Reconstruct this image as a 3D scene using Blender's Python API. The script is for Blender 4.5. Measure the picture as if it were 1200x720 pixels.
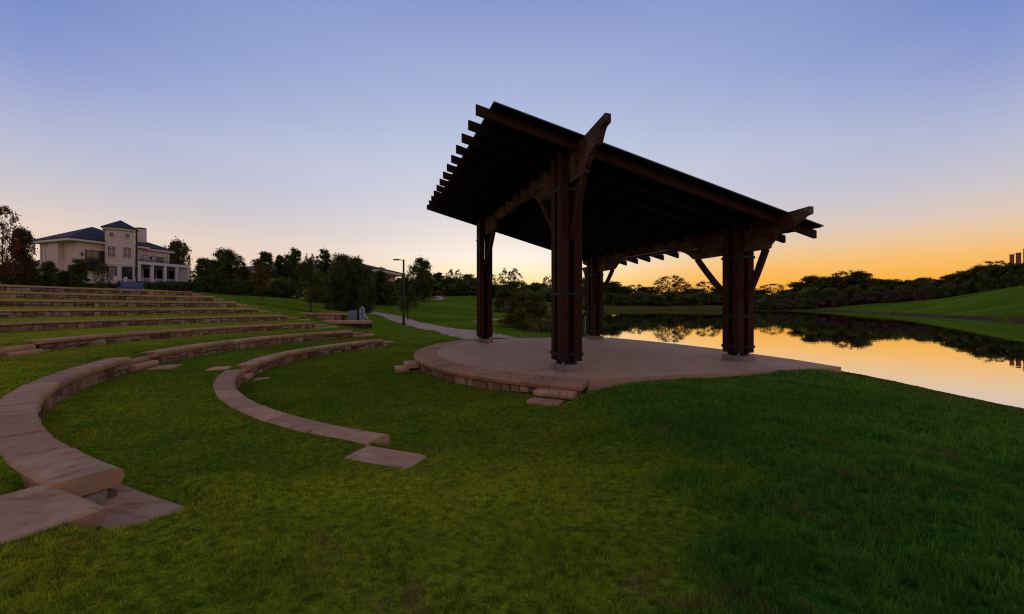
import bpy, math, random
import numpy as np
from math import radians as RAD, sin, cos, pi, atan2, hypot

for o in list(bpy.data.objects):
    bpy.data.objects.remove(o)
SC = bpy.context.scene
COL = SC.collection
rng = np.random.default_rng(7)
rnd = random.Random(11)

# ------------------------------------------------------------------ camera
cam = bpy.data.cameras.new('camera')
cam.lens = 14.0
cam.sensor_width = 36.0
cam.clip_start = 0.05
cam.clip_end = 9000
camo = bpy.data.objects.new('camera', cam)
COL.objects.link(camo)
EYE = 1.6
camo.location = (0, 0, EYE)
camo.rotation_euler = (RAD(90), 0, 0)
SC.camera = camo
SC.view_settings.view_transform = 'Standard'
SC.view_settings.look = 'None'
SC.view_settings.exposure = 0.0
SC.view_settings.gamma = 1.0
SC.view_settings.use_curve_mapping = False
SC.cycles.max_bounces = 8
SC.cycles.transparent_max_bounces = 8
SC.cycles.use_denoising = True
SC.cycles.denoiser = 'OPENIMAGEDENOISE'
SC.cycles.denoising_input_passes = 'RGB_ALBEDO_NORMAL'
SC.cycles.denoising_prefilter = 'ACCURATE'
SC.cycles.filter_width = 1.15

# ------------------------------------------------------------------ world: dusk sky, sun just at the horizon ahead
SUN_EL = RAD(1.6)
SUN_AZ = RAD(-1.0)
world = bpy.data.worlds.new("World")
SC.world = world
world.use_nodes = True
nt = world.node_tree
N = nt.nodes
L = nt.links
bg = N['Background']


def lin(c):
    out = []
    for v in c:
        v = v / 255.0
        out.append(v / 12.92 if v <= 0.04045 else ((v + 0.055) / 1.055) ** 2.4)
    return tuple(out) + (1.0,)


def mth(op, a, b=None, c=None, clamp=False):
    n = N.new('ShaderNodeMath')
    n.operation = op
    n.use_clamp = clamp
    for i, v in enumerate((a, b, c)):
        if v is None:
            continue
        if isinstance(v, (int, float)):
            n.inputs[i].default_value = v
        else:
            L.new(v, n.inputs[i])
    return n.outputs[0]


def mapr(v, a, b, c=0.0, d=1.0, smooth=True):
    n = N.new('ShaderNodeMapRange')
    n.interpolation_type = 'SMOOTHSTEP' if smooth else 'LINEAR'
    L.new(v, n.inputs['Value'])
    n.inputs['From Min'].default_value = a
    n.inputs['From Max'].default_value = b
    n.inputs['To Min'].default_value = c
    n.inputs['To Max'].default_value = d
    return n.outputs['Result']


def ramp(v, stops):
    n = N.new('ShaderNodeValToRGB')
    r = n.color_ramp
    r.interpolation = 'EASE' if False else 'LINEAR'
    while len(r.elements) < len(stops):
        r.elements.new(0.5)
    for e, (p, c) in zip(r.elements, stops):
        e.position = p
        e.color = lin(c)
    L.new(v, n.inputs[0])
    return n.outputs[0]


def mixc(f, a, b):
    n = N.new('ShaderNodeMix')
    n.data_type = 'RGBA'
    L.new(f, n.inputs[0])
    L.new(a, n.inputs[6])
    L.new(b, n.inputs[7])
    return n.outputs[2]


tc = N.new('ShaderNodeTexCoord')
sep = N.new('ShaderNodeSeparateXYZ')
L.new(tc.outputs['Generated'], sep.inputs[0])
zx, zy, zz = sep.outputs
zel = mth('MAXIMUM', zz, 0.0)
hl = mth('MAXIMUM', mth('SQRT', mth('ADD', mth('MULTIPLY', zx, zx), mth('MULTIPLY', zy, zy))), 1e-4)
sa = mth('DIVIDE', zx, hl)
ca = mth('DIVIDE', zy, hl)
ZEN = (112, 130, 190)
r_c = ramp(zel, [(0, (255, 200, 96)), (.05, (255, 224, 140)), (.09, (255, 240, 204)), (.125, (253, 243, 230)), (.17, (241, 229, 224)),
                 (.25, (216, 214, 224)), (.35, (197, 204, 226)), (.45, (176, 188, 222)), (.54, (158, 172, 217)), (.62, (137, 153, 210)), (1, ZEN)])
r_r = ramp(zel, [(0, (255, 168, 38)), (.05, (255, 178, 66)), (.085, (253, 191, 106)), (.12, (240, 201, 154)), (.155, (224, 203, 188)),
                 (.20, (206, 200, 208)), (.28, (182, 187, 216)), (.38, (144, 159, 211)), (.45, (121, 143, 204)), (.6, (104, 130, 194)), (1, ZEN)])
r_l = ramp(zel, [(0, (252, 200, 140)), (.05, (243, 210, 176)), (.13, (234, 212, 200)), (.17, (216, 205, 206)), (.215, (200, 198, 211)),
                 (.28, (181, 186, 216)), (.38, (142, 157, 211)), (.45, (123, 144, 204)), (.6, (104, 130, 194)), (1, ZEN)])
r_a = ramp(zel, [(0, (175, 148, 150)), (.1, (226, 186, 170)), (.25, (216, 188, 190)), (.5, (162, 162, 200)), (1, ZEN)])
side = mixc(mapr(sa, -.25, .32), r_l, r_r)
tt = mapr(ca, .64, 1.0, 0, 1, False)
ex = mapr(zel, 0.0, .3, 8.0, 1.0, False)
front = mixc(mth('POWER', tt, ex), side, r_c)
dusk = mixc(mapr(ca, -.7, .6), r_a, front)
sky = N.new('ShaderNodeTexSky')
sky.sky_type = 'NISHITA'
sky.sun_disc = False
sky.sun_elevation = SUN_EL
sky.sun_rotation = SUN_AZ
sky.dust_density = 0.6
sky.ozone_density = 2.0
nmul = N.new('ShaderNodeMix')
nmul.data_type = 'RGBA'
nmul.blend_type = 'ADD'
nmul.inputs[0].default_value = 0.012
L.new(dusk, nmul.inputs[6])
L.new(sky.outputs[0], nmul.inputs[7])
L.new(nmul.outputs[2], bg.inputs['Color'])
bg.inputs['Strength'].default_value = 0.95

sun = bpy.data.lights.new('sun', 'SUN')
sun.energy = 1.2
sun.angle = RAD(0.6)
sun.color = (1.0, 0.55, 0.22)
suno = bpy.data.objects.new('sun', sun)
COL.objects.link(suno)
suno.location = (0, 60, 40)
# light travels from the sun (azimuth SUN_AZ off +Y, low) towards the camera
from mathutils import Vector
sd = Vector((sin(SUN_AZ) * cos(SUN_EL), cos(SUN_AZ) * cos(SUN_EL), sin(SUN_EL)))
suno.rotation_euler = sd.to_track_quat('Z', 'Y').to_euler()

# ------------------------------------------------------------------ helpers: materials
MATS = {}


class NT:
    def __init__(self, name):
        m = bpy.data.materials.new(name)
        m.use_nodes = True
        self.m = m
        self.t = m.node_tree
        self.n = self.t.nodes
        self.l = self.t.links
        self.b = self.n['Principled BSDF']

    def node(self, typ, **kw):
        n = self.n.new(typ)
        for k, v in kw.items():
            setattr(n, k, v)
        return n

    def set(self, node, **kw):
        for k, v in kw.items():
            s = node.inputs[k]
            if hasattr(v, 'links'):
                self.l.new(v, s)
            else:
                s.default_value = v
        return node

    def coord(self, kind='Object', scale=(1, 1, 1), rot=(0, 0, 0)):
        t = self.node('ShaderNodeTexCoord')
        mp = self.node('ShaderNodeMapping')
        mp.inputs['Scale'].default_value = scale
        mp.inputs['Rotation'].default_value = rot
        self.l.new(t.outputs[kind], mp.inputs[0])
        return mp.outputs[0]

    def noise(self, vec, scale, detail=4, rough=.55, dist=0.0):
        n = self.node('ShaderNodeTexNoise')
        self.l.new(vec, n.inputs['Vector'])
        n.inputs['Scale'].default_value = scale
        n.inputs['Detail'].default_value = detail
        n.inputs['Roughness'].default_value = rough
        n.inputs['Distortion'].default_value = dist
        return n.outputs['Fac']

    def mr(self, v, a, b, c=0., d=1.):
        n = self.node('ShaderNodeMapRange')
        self.l.new(v, n.inputs['Value'])
        for k, x in zip(('From Min', 'From Max', 'To Min', 'To Max'), (a, b, c, d)):
            n.inputs[k].default_value = x
        return n.outputs['Result']

    def math(self, op, a, b):
        n = self.node('ShaderNodeMath', operation=op)
        for i, v in enumerate((a, b)):
            if isinstance(v, (int, float)):
                n.inputs[i].default_value = v
            else:
                self.l.new(v, n.inputs[i])
        return n.outputs[0]

    def mix(self, f, a, b, blend='MIX'):
        n = self.node('ShaderNodeMix', data_type='RGBA', blend_type=blend)
        for i, v in ((0, f), (6, a), (7, b)):
            if hasattr(v, 'links'):
                self.l.new(v, n.inputs[i])
            elif isinstance(v, (int, float)):
                n.inputs[i].default_value = v
            else:
                n.inputs[i].default_value = tuple(v) + (1,) if len(v) == 3 else v
        return n.outputs[2]

    def bump(self, h, strength=.4, dist=.02):
        n = self.node('ShaderNodeBump')
        n.inputs['Strength'].default_value = strength
        n.inputs['Distance'].default_value = dist
        self.l.new(h, n.inputs['Height'])
        self.l.new(n.outputs[0], self.b.inputs['Normal'])

    def rand(self):
        return self.node('ShaderNodeObjectInfo').outputs['Random']

    def done(self, col=None, rough=.8, spec=.3, metal=0.):
        if col is not None:
            if hasattr(col, 'links'):
                self.l.new(col, self.b.inputs['Base Color'])
            else:
                self.b.inputs['Base Color'].default_value = tuple(col) + (1,)
        if hasattr(rough, 'links'):
            self.l.new(rough, self.b.inputs['Roughness'])
        else:
            self.b.inputs['Roughness'].default_value = rough
        self.b.inputs['Specular IOR Level'].default_value = spec
        self.b.inputs['Metallic'].default_value = metal
        return self.m


def mat_plain(name, col, rough=.7, spec=.3, metal=0., var=.25, scale=6., bump=.15):
    t = NT(name)
    v = t.coord()
    n = t.noise(v, scale, 6, .6)
    c = t.mix(t.mr(n, .3, .7), [x * (1 - var) for x in col], [min(1, x * (1 + var)) for x in col])
    if bump:
        t.bump(t.noise(v, scale * 4, 4), bump, .01)
    return t.done(c, rough, spec, metal)


def grass_color(t, lush, blade=False):
    v = t.coord()
    rough = t.node('ShaderNodeAttribute', attribute_name='rough').outputs['Fac']
    lit_dry = t.node('ShaderNodeAttribute', attribute_name='lit_dry').outputs['Fac']
    big = t.noise(v, .35, 3, .5)
    mid = t.noise(v, 1.7, 4, .6, .4)
    fine = t.noise(v, 22, 3, .6)
    tuft = t.noise(v, 13, 5, .7, .3)
    dry = t.mix(t.mr(big, .35, .65), (.122, .160, .009), (.17, .186, .011))
    dry = t.mix(t.mr(mid, .35, .62), (.085, .135, .008), dry)
    green = t.mix(t.mr(mid, .35, .65), (.044, .125, .011), (.082, .165, .016))
    dry = t.mix(lit_dry, dry, t.mix(t.mr(mid, .3, .7), (.195, .238, .012), (.275, .278, .017)))  # brighter yellow turf: painted light on the crest, dry grass on the terraces
    c = t.mix(lush, dry, green)
    c = t.mix(rough, c, t.mix(t.mr(mid, .3, .7), (.070, .066, .010), (.105, .092, .013)))
    vast = t.noise(t.coord('Object', (.06, .16, .1), (0, 0, .5)), 1.0, 4, .6)
    c = t.mix(t.mr(vast, .38, .62), t.mix(1.0, c, (.70, .78, .8), 'MULTIPLY'), t.mix(1.0, c, (1.3, 1.2, 1.1), 'MULTIPLY'))
    c = t.mix(t.mr(tuft, .36, .62), t.mix(1.0, c, (.52, .57, .6), 'MULTIPLY'), t.mix(1.0, c, (1.58, 1.5, 1.4), 'MULTIPLY'))
    brown = t.mr(t.noise(v, 1.5, 6, .70, .8), .565, .68)
    c = t.mix(t.math('MULTIPLY', brown, .6), c, (.19, .105, .032))
    c = t.mix(t.mr(fine, .3, .7, .0, 1.), c, t.mix(.5, c, (.5, .5, .5), 'MULTIPLY') if False else t.mix(1.0, c, (1.45, 1.4, 1.3), 'MULTIPLY'))
    return c, v, mid, fine


def mat_ground():
    t = NT('lawn_grass')
    at = t.node('ShaderNodeAttribute', attribute_name='lush')
    c, v, mid, fine = grass_color(t, at.outputs['Fac'])
    # darker thatch between the tufts: small scale, part of the turf itself
    h1 = t.noise(t.coord(scale=(1, 1, 1)), 60, 3, .7)
    h2 = t.noise(t.coord(scale=(1, 1, 1)), 9, 4, .6)
    c = t.mix(t.mr(h1, .35, .62), t.mix(1.0, c, (.46, .48, .48), 'MULTIPLY'), c)
    hh = t.math('ADD', t.math('MULTIPLY', h1, .5), h2)
    t.bump(hh, .9, .06)
    return t.done(c, 1.0, .0)


def mat_blade():
    t = NT('grass_blade')
    at = t.node('ShaderNodeAttribute', attribute_name='lush')
    c, v, mid, fine = grass_color(t, at.outputs['Fac'])
    ti = t.node('ShaderNodeAttribute', attribute_name='tint').outputs['Fac']
    c = t.mix(ti, t.mix(1.0, c, (.95, 1., 1.), 'MULTIPLY'), t.mix(1.0, c, (2.0, 1.75, 1.7), 'MULTIPLY'))
    d = t.b
    t.done(c, .7, .06)
    tr = t.node('ShaderNodeBsdfTranslucent')
    t.l.new(c, tr.inputs[0])
    mx = t.node('ShaderNodeMixShader')
    mx.inputs[0].default_value = .5
    t.l.new(d.outputs[0], mx.inputs[1])
    t.l.new(tr.outputs[0], mx.inputs[2])
    t.l.new(mx.outputs[0], t.n['Material Output'].inputs['Surface'])
    return t.m


def mat_flag(name='flagstone', col=(.50, .275, .135), col2=(.40, .205, .10), hi=(.54, .325, .165)):
    t = NT(name)
    v = t.coord('Object')
    r = t.rand()
    vv = t.node('ShaderNodeVectorMath', operation='ADD')
    t.l.new(v, vv.inputs[0])
    cb = t.node('ShaderNodeCombineXYZ')
    t.l.new(t.math('MULTIPLY', r, 37.), cb.inputs[0])
    t.l.new(t.math('MULTIPLY', r, 91.), cb.inputs[1])
    t.l.new(cb.outputs[0], vv.inputs[1])
    v = vv.outputs[0]
    st = t.node('ShaderNodeMapping')
    st.inputs['Scale'].default_value = (1., 5., 1.)
    t.l.new(v, st.inputs[0])
    streak = t.noise(st.outputs[0], 2.2, 6, .65, .8)
    n2 = t.noise(v, 9, 6, .65)
    c = t.mix(t.mr(n2, .3, .7), col2, col)
    c = t.mix(t.mr(streak, .52, .66), c, t.mix(1.0, c, (.68, .52, .50), 'MULTIPLY'))
    c = t.mix(t.mr(t.noise(v, 1.3, 5, .6, .5), .60, .72), c, (.34, .22, .12))
    c = t.mix(t.mr(t.noise(v, 2.5, 3), .5, .75), c, hi)
    # per-stone tone
    c = t.mix(t.mr(r, 0, 1), t.mix(1.0, c, (.82, .8, .8), 'MULTIPLY'), t.mix(1.0, c, (1.14, 1.1, 1.06), 'MULTIPLY'))
    t.bump(t.math('ADD', t.math('MULTIPLY', n2, .6), streak), .3, .02)
    return t.done(c, .9, .08)


def mat_wallstone():
    t = NT('wall_stone')
    r = t.rand()
    cr = t.node('ShaderNodeValToRGB')
    cols = [(.22, .095, .045), (.42, .25, .11), (.17, .07, .05), (.45, .30, .16), (.30, .14, .06), (.50, .36, .22), (.22, .105, .08)]
    e = cr.color_ramp.elements
    while len(e) < len(cols):
        e.new(.5)
    for i, (x, c) in enumerate(zip(e, cols)):
        x.position = i / (len(cols) - 1)
        x.color = c + (1,)
    at = t.node('ShaderNodeAttribute', attribute_name='tone')
    # joined far courses carry their own per-stone tone, single stones use the object's random number
    sel = t.math('ADD', t.math('MULTIPLY', r, t.math('SUBTRACT', 1.0, t.node('ShaderNodeAttribute', attribute_name='joined').outputs['Fac'])), at.outputs['Fac'])
    t.l.new(sel, cr.inputs[0])
    v = t.coord()
    n = t.noise(v, 5, 6, .7)
    c = t.mix(t.mr(n, .3, .7), t.mix(1.0, cr.outputs[0], (.62, .58, .56), 'MULTIPLY'), cr.outputs[0])
    t.bump(t.noise(v, 12, 5, .7), .7, .03)
    return t.done(c, .9, .15)


def mat_timber():
    t = NT('stained_timber')
    r = t.rand()
    v = t.coord('Object', (9, 9, .6))
    n = t.noise(v, 3.0, 6, .65, 1.2)
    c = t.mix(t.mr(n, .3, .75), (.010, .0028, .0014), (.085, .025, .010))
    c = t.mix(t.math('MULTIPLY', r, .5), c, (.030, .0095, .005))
    t.bump(n, .35, .01)
    return t.done(c, .75, .12)


def mat_beam():
    t = NT('weathered_beam_timber')
    v = t.coord('Object')
    st = t.coord('Object', (1.5, 1.5, 9))
    n = t.noise(st, 2.2, 6, .65, 1.0)
    w = t.noise(v, 1.4, 5, .6)
    c = t.mix(t.mr(n, .3, .75), (.024, .0085, .005), (.085, .030, .016))
    c = t.mix(t.mr(w, .42, .65), c, t.mix(t.mr(n, .35, .7), (.070, .036, .022), (.20, .125, .085)))
    t.bump(n, .35, .01)
    return t.done(c, .8, .1)


def mat_stage():
    t = NT('stage_paving')
    v = t.coord('Object', (1, 1, 1), (0, 0, RAD(-18.4)))
    n = t.noise(v, 1.1, 6, .65)
    n2 = t.noise(v, 26, 5, .7)
    c = t.mix(t.mr(n, .35, .68), (.44, .245, .128), (.51, .295, .165))
    br = t.node('ShaderNodeTexBrick', offset=0.0, squash=1.0)
    t.l.new(v, br.inputs['Vector'])
    t.set(br, **{'Scale': 1.0, 'Mortar Size': .012, 'Mortar Smooth': .3, 'Brick Width': 2.9, 'Row Height': 2.9})
    c = t.mix(t.math('MULTIPLY', br.outputs['Fac'], .75), c, (.06, .035, .03))
    st = t.mr(t.noise(v, .55, 5, .7, .8), .56, .70)
    c = t.mix(t.math('MULTIPLY', st, .5), c, t.mix(1.0, c, (.6, .58, .6), 'MULTIPLY'))
    t.bump(n, .12, .01)
    return t.done(c, .78, .15)


def mat_foliage(name, a, b, trans=.35):
    t = NT(name)
    r = t.rand()
    v = t.coord()
    n = t.noise(v, 2.2, 3, .6)
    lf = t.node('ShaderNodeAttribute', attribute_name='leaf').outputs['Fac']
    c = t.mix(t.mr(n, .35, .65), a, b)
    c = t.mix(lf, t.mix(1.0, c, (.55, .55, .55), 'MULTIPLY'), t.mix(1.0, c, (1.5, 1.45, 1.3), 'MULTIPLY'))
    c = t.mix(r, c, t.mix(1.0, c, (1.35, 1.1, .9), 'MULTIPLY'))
    t.done(c, .75, .12)
    tr = t.node('ShaderNodeBsdfTranslucent')
    t.l.new(c, tr.inputs[0])
    mx = t.node('ShaderNodeMixShader')
    mx.inputs[0].default_value = trans
    t.l.new(t.b.outputs[0], mx.inputs[1])
    t.l.new(tr.outputs[0], mx.inputs[2])
    t.l.new(mx.outputs[0], t.n['Material Output'].inputs['Surface'])
    return t.m


def mat_water():
    t = NT('lake_water')
    v = t.coord('Object', (.5, 1.6, 1))
    n = t.noise(v, .8, 3, .5)
    n2 = t.noise(t.coord('Object', (.25, .6, 1)), .35, 2, .5)
    b = t.node('ShaderNodeBump')
    b.inputs['Strength'].default_value = .035
    b.inputs['Distance'].default_value = .05
    t.l.new(t.math('ADD', n, n2), b.inputs['Height'])
    g = t.node('ShaderNodeBsdfGlossy')
    g.inputs['Roughness'].default_value = .015
    g.inputs['Color'].default_value = (.94, .94, .95, 1)
    t.l.new(b.outputs[0], g.inputs['Normal'])
    t.done((.012, .016, .012), .3, .0)
    fr = t.node('ShaderNodeFresnel')
    fr.inputs['IOR'].default_value = 1.6
    t.l.new(b.outputs[0], fr.inputs['Normal'])
    mx = t.node('ShaderNodeMixShader')
    t.l.new(t.mr(fr.outputs[0], 0, .35, .55, 1.0), mx.inputs[0])
    t.l.new(t.b.outputs[0], mx.inputs[1])
    t.l.new(g.outputs[0], mx.inputs[2])
    t.l.new(mx.outputs[0], t.n['Material Output'].inputs['Surface'])
    return t.m


M = {
    'ground': mat_ground(), 'blade': mat_blade(), 'flag': mat_flag(), 'stone': mat_wallstone(),
    'mortar': mat_plain('wall_core_mortar', (.055, .035, .025), .95, .1, var=.4),
    'timber': mat_timber(), 'beam': mat_beam(), 'stage': mat_stage(),
    'concrete': mat_plain('concrete', (.24, .185, .15), .9, .1, scale=5, bump=.1),
    'path': mat_plain('path_concrete', (.45, .28, .17), .9, .1, var=.18, scale=1.5, bump=.05),
    'steel': mat_plain('dark_steel', (.012, .011, .012), .6, .25, .2, var=.2),
    'roofmetal': mat_plain('roof_sheet_metal', (.055, .065, .060), .38, .5, .7, var=.15),
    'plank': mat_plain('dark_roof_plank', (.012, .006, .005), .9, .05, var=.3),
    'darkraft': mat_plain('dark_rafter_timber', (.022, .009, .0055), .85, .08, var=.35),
    'bark': mat_plain('bark', (.045, .032, .024), .9, .1, var=.4, scale=9, bump=.5),
    'water': mat_water(),
    'stucco': mat_plain('pale_stucco', (.62, .47, .37), .85, .2, var=.06, scale=.8, bump=0),
    'trim': mat_plain('white_trim', (.66, .56, .48), .6, .3, var=.05),
    'slate': mat_plain('blue_grey_shingle', (.028, .026, .031), .75, .25, var=.25, scale=3, bump=.05),
    'glass': mat_plain('window_glass', (.03, .03, .035), .08, .8, var=.1, bump=0),
    'dark': mat_plain('dark_opening', (.012, .010, .010), .8, .1),
    'black': mat_plain('black_metal', (.010, .010, .011), .45, .4, .3),
    'carblue': mat_plain('blue_car_paint', (.012, .034, .085), .3, .6, .2, var=.05, bump=0),
    'rubber': mat_plain('tyre_rubber', (.012, .012, .012), .9, .1),
    'greybox': mat_plain('pale_grey_cabinet_paint', (.18, .195, .215), .55, .3, var=.08),
    'whitepipe': mat_plain('white_pipe', (.34, .34, .35), .5, .35, var=.08),
    'brick': mat_plain('red_brick', (.30, .10, .055), .9, .15, var=.2, scale=12),
    'lf_dark': mat_foliage('dark_green_leaves', (.046, .068, .013), (.100, .122, .028)),
    'lf_mid': mat_foliage('mid_green_leaves', (.045, .070, .013), (.095, .112, .024)),
    'lf_olive': mat_foliage('olive_leaves', (.075, .080, .016), (.14, .120, .026)),
    'lf_red': mat_foliage('reddish_leaves', (.085, .030, .014), (.13, .060, .025)),
    'lf_rust': mat_foliage('rusty_leaves', (.075, .040, .014), (.12, .062, .022)),
    'lf_scrub': mat_foliage('dry_scrub_twigs', (.075, .050, .040), (.115, .075, .058)),
}

# ------------------------------------------------------------------ helpers: objects


class MB:
    """collects faces of one mesh"""

    def __init__(self):
        self.v = []
        self.f = []

    def add(self, vs, fs):
        k = len(self.v)
        self.v.extend([tuple(map(float, p)) for p in vs])
        self.f.extend([tuple(i + k for i in f) for f in fs])
        return self

    def box(self, c, s, rz=0.0, bevel=0.0):
        cx, cy, cz = c
        hx, hy, hz = s[0] / 2, s[1] / 2, s[2] / 2
        cr, sr = cos(rz), sin(rz)
        b = min(bevel, hx * .8, hy * .8, hz * .8)
        if b <= 0:
            pts = [(x, y, z) for z in (-hz, hz) for x, y in ((-hx, -hy), (hx, -hy), (hx, hy), (-hx, hy))]
            fs = [(3, 2, 1, 0), (4, 5, 6, 7), (0, 1, 5, 4), (1, 2, 6, 5), (2, 3, 7, 6), (3, 0, 4, 7)]
        else:
            oc = [(-hx + b, -hy), (hx - b, -hy), (hx, -hy + b), (hx, hy - b), (hx - b, hy), (-hx + b, hy), (-hx, hy - b), (-hx, -hy + b)]
            ins = [(-hx + b, -hy + b), (hx - b, -hy + b), (hx - b, -hy + b), (hx - b, hy - b), (hx - b, hy - b), (-hx + b, hy - b), (-hx + b, hy - b), (-hx + b, -hy + b)]
            pts = [(x, y, -hz) for x, y in ins] + [(x, y, -hz + b) for x, y in oc] + [(x, y, hz - b) for x, y in oc] + [(x, y, hz) for x, y in ins]
            fs = [tuple(reversed(range(8)))] + [(a * 8 + i, a * 8 + (i + 1) % 8, a * 8 + 8 + (i + 1) % 8, a * 8 + 8 + i) for a in range(3) for i in range(8)] + [tuple(range(24, 32))]
        self.add([(cx + x * cr - y * sr, cy + x * sr + y * cr, cz + z) for x, y, z in pts], fs)
        return self

    def prism(self, poly, z0, z1):
        n = len(poly)
        self.add([(x, y, z0) for x, y in poly] + [(x, y, z1) for x, y in poly],
                 [tuple(reversed(range(n))), tuple(range(n, 2 * n))] + [(i, (i + 1) % n, n + (i + 1) % n, n + i) for i in range(n)])
        return self

    def tube(self, pts, rads, n=8, caps=True):
        pts = [Vector(p) for p in pts]
        rings = []
        for i, p in enumerate(pts):
            d = (pts[min(i + 1, len(pts) - 1)] - pts[max(i - 1, 0)])
            d.normalize()
            a = Vector((0, 0, 1)) if abs(d.z) < .9 else Vector((1, 0, 0))
            u = d.cross(a)
            u.normalize()
            w = u.cross(d)
            r = float(rads[i] if hasattr(rads, '__len__') else rads)
            rings.append([p + r * (cos(2 * pi * k / n) * u + sin(2 * pi * k / n) * w) for k in range(n)])
        vs = [q for rg in rings for q in rg]
        fs = [(i * n + k, i * n + n + k, i * n + n + (k + 1) % n, i * n + (k + 1) % n) for i in range(len(pts) - 1) for k in range(n)]
        if caps:
            fs += [tuple(range(n)), tuple(reversed(range((len(pts) - 1) * n, len(pts) * n)))]
        self.add(vs, fs)
        return self

    def extrude_profile(self, prof, origin, ax, az, thick_axis, half):
        """prof: list of (s,z); swept +-half along thick_axis (3D vectors)"""
        n = len(prof)
        o = Vector(origin)
        ax, az, ta = Vector(ax), Vector(az), Vector(thick_axis)
        A = [o + ax * s + az * z - ta * half for s, z in prof]
        B = [o + ax * s + az * z + ta * half for s, z in prof]
        self.add(A + B, [tuple(range(n)), tuple(reversed(range(n, 2 * n)))] + [(i, n + i, n + (i + 1) % n, (i + 1) % n) for i in range(n)])
        return self

    def mesh(self, name, mat, off=(0, 0, 0), smooth=False):
        me = bpy.data.meshes.new(name)
        me.from_pydata([(x - off[0], y - off[1], z - off[2]) for x, y, z in self.v], [], self.f)
        me.materials.append(M[mat] if isinstance(mat, str) else mat)
        import bmesh
        bm = bmesh.new()
        bm.from_mesh(me)
        bmesh.ops.recalc_face_normals(bm, faces=bm.faces)
        bm.to_mesh(me)
        bm.free()
        if smooth:
            for p in me.polygons:
                p.use_smooth = True
        me.update()
        return me

    def build(self, name, mat, parent=None, label=None, kind=None, smooth=False):
        off = WLOC.get(parent.name, (0, 0, 0)) if parent is not None else (0, 0, 0)
        o = bpy.data.objects.new(name, self.mesh(name, mat, off, smooth))
        COL.objects.link(o)
        if parent is not None:
            o.parent = parent
            WLOC[o.name] = off
        if label:
            o['label'] = label
        if kind:
            o['kind'] = kind
        return o


WLOC = {}


def thing(name, label, cat, loc=(0, 0, 0), group=None):
    o = bpy.data.objects.new(name, None)
    o.empty_display_size = .2
    COL.objects.link(o)
    o.location = loc
    WLOC[o.name] = tuple(loc)
    tag(o, label, cat, group, 'thing')
    return o


def tag(o, label=None, cat=None, group=None, kind=None):
    if label:
        o['label'] = label
    if cat:
        o['category'] = cat
    if group:
        o['group'] = group
    if kind:
        o['kind'] = kind
    return o


def link(name, me, parent, wloc, rz=0., scale=(1, 1, 1)):
    o = bpy.data.objects.new(name, me)
    COL.objects.link(o)
    p = WLOC.get(parent.name, (0, 0, 0)) if parent is not None else (0, 0, 0)
    o.parent = parent
    o.location = (wloc[0] - p[0], wloc[1] - p[1], wloc[2] - p[2])
    o.rotation_euler = (0, 0, rz)
    o.scale = scale
    return o


def mesh_np(name, V, F, mat, smooth=True):
    """V (n,3), F (m,k) arrays"""
    me = bpy.data.meshes.new(name)
    me.vertices.add(len(V))
    me.vertices.foreach_set('co', np.asarray(V, np.float32).ravel())
    k = F.shape[1]
    me.loops.add(F.size)
    me.loops.foreach_set('vertex_index', F.astype(np.int32).ravel())
    me.polygons.add(len(F))
    me.polygons.foreach_set('loop_start', np.arange(0, F.size, k, dtype=np.int32))
    me.polygons.foreach_set('use_smooth', np.full(len(F), smooth))
    me.update(calc_edges=True)
    me.materials.append(M[mat] if isinstance(mat, str) else mat)
    return me


def fattr(me, name, vals, domain='POINT'):
    a = me.attributes.new(name, 'FLOAT', domain)
    a.data.foreach_set('value', np.asarray(vals, np.float32))


def sstep(a, b, x):
    t = np.clip((x - a) / (b - a), 0, 1)
    return t * t * (3 - 2 * t)


# value noise for real relief of the lawn
_tab = rng.random((256, 256))


def vnoise(x, y):
    xi = np.floor(x).astype(int)
    yi = np.floor(y).astype(int)
    fx = x - xi
    fy = y - yi
    fx = fx * fx * (3 - 2 * fx)
    fy = fy * fy * (3 - 2 * fy)
    g = lambda i, j: _tab[i & 255, j & 255]
    a = g(xi, yi) * (1 - fx) + g(xi + 1, yi) * fx
    b = g(xi, yi + 1) * (1 - fx) + g(xi + 1, yi + 1) * fx
    return a * (1 - fy) + b * fy - .5


# ------------------------------------------------------------------ layout of the place (metres; camera foot at the origin, stage top z = 0)
F_PX = 466.67
CX, CY = 2.546, 15.79            # centre of the seating rings
R1, DR = 11.10, 2.62
Z1, DZ = -.152, .413
NROW = 8
CAPW, CAPT = .43, .16
row_R = lambda k: R1 + DR * (k - 1)
row_z = lambda k: Z1 + DZ * (k - 1)
WALL_H = lambda k: .385 if k <= 2 else (.31 if k == 3 else .265)
CAP_T = lambda k: .16 if k <= 2 else (.12 if k == 3 else .09)
CAP_W = lambda k: .43 if k <= 3 else .30
FAR_END = {1: 148.9, 2: 148.6, 3: 151.0, 4: 151.2, 5: 152.0, 6: 152.0, 7: 152.4, 8: 152.6}
NEAR_END = 247.5
NEAR = {1: 247.5, 2: 244.9}
SX, SY, SR = 4.20, 15.37, 7.74    # stage arc
WATER_Z = -.30

# pavilion axes
PA = np.array([1.40, 10.23])
VA = np.array([.949, .316])      # down the roof slope, towards the lake
UA = np.array([.316, -.949])     # along the beams, towards the camera
L_AC, L_AB = 5.72, 8.42


def at(px, D):
    """ground position seen at column px of the photograph, D metres ahead"""
    return (px - 600) / F_PX * D, D


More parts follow.
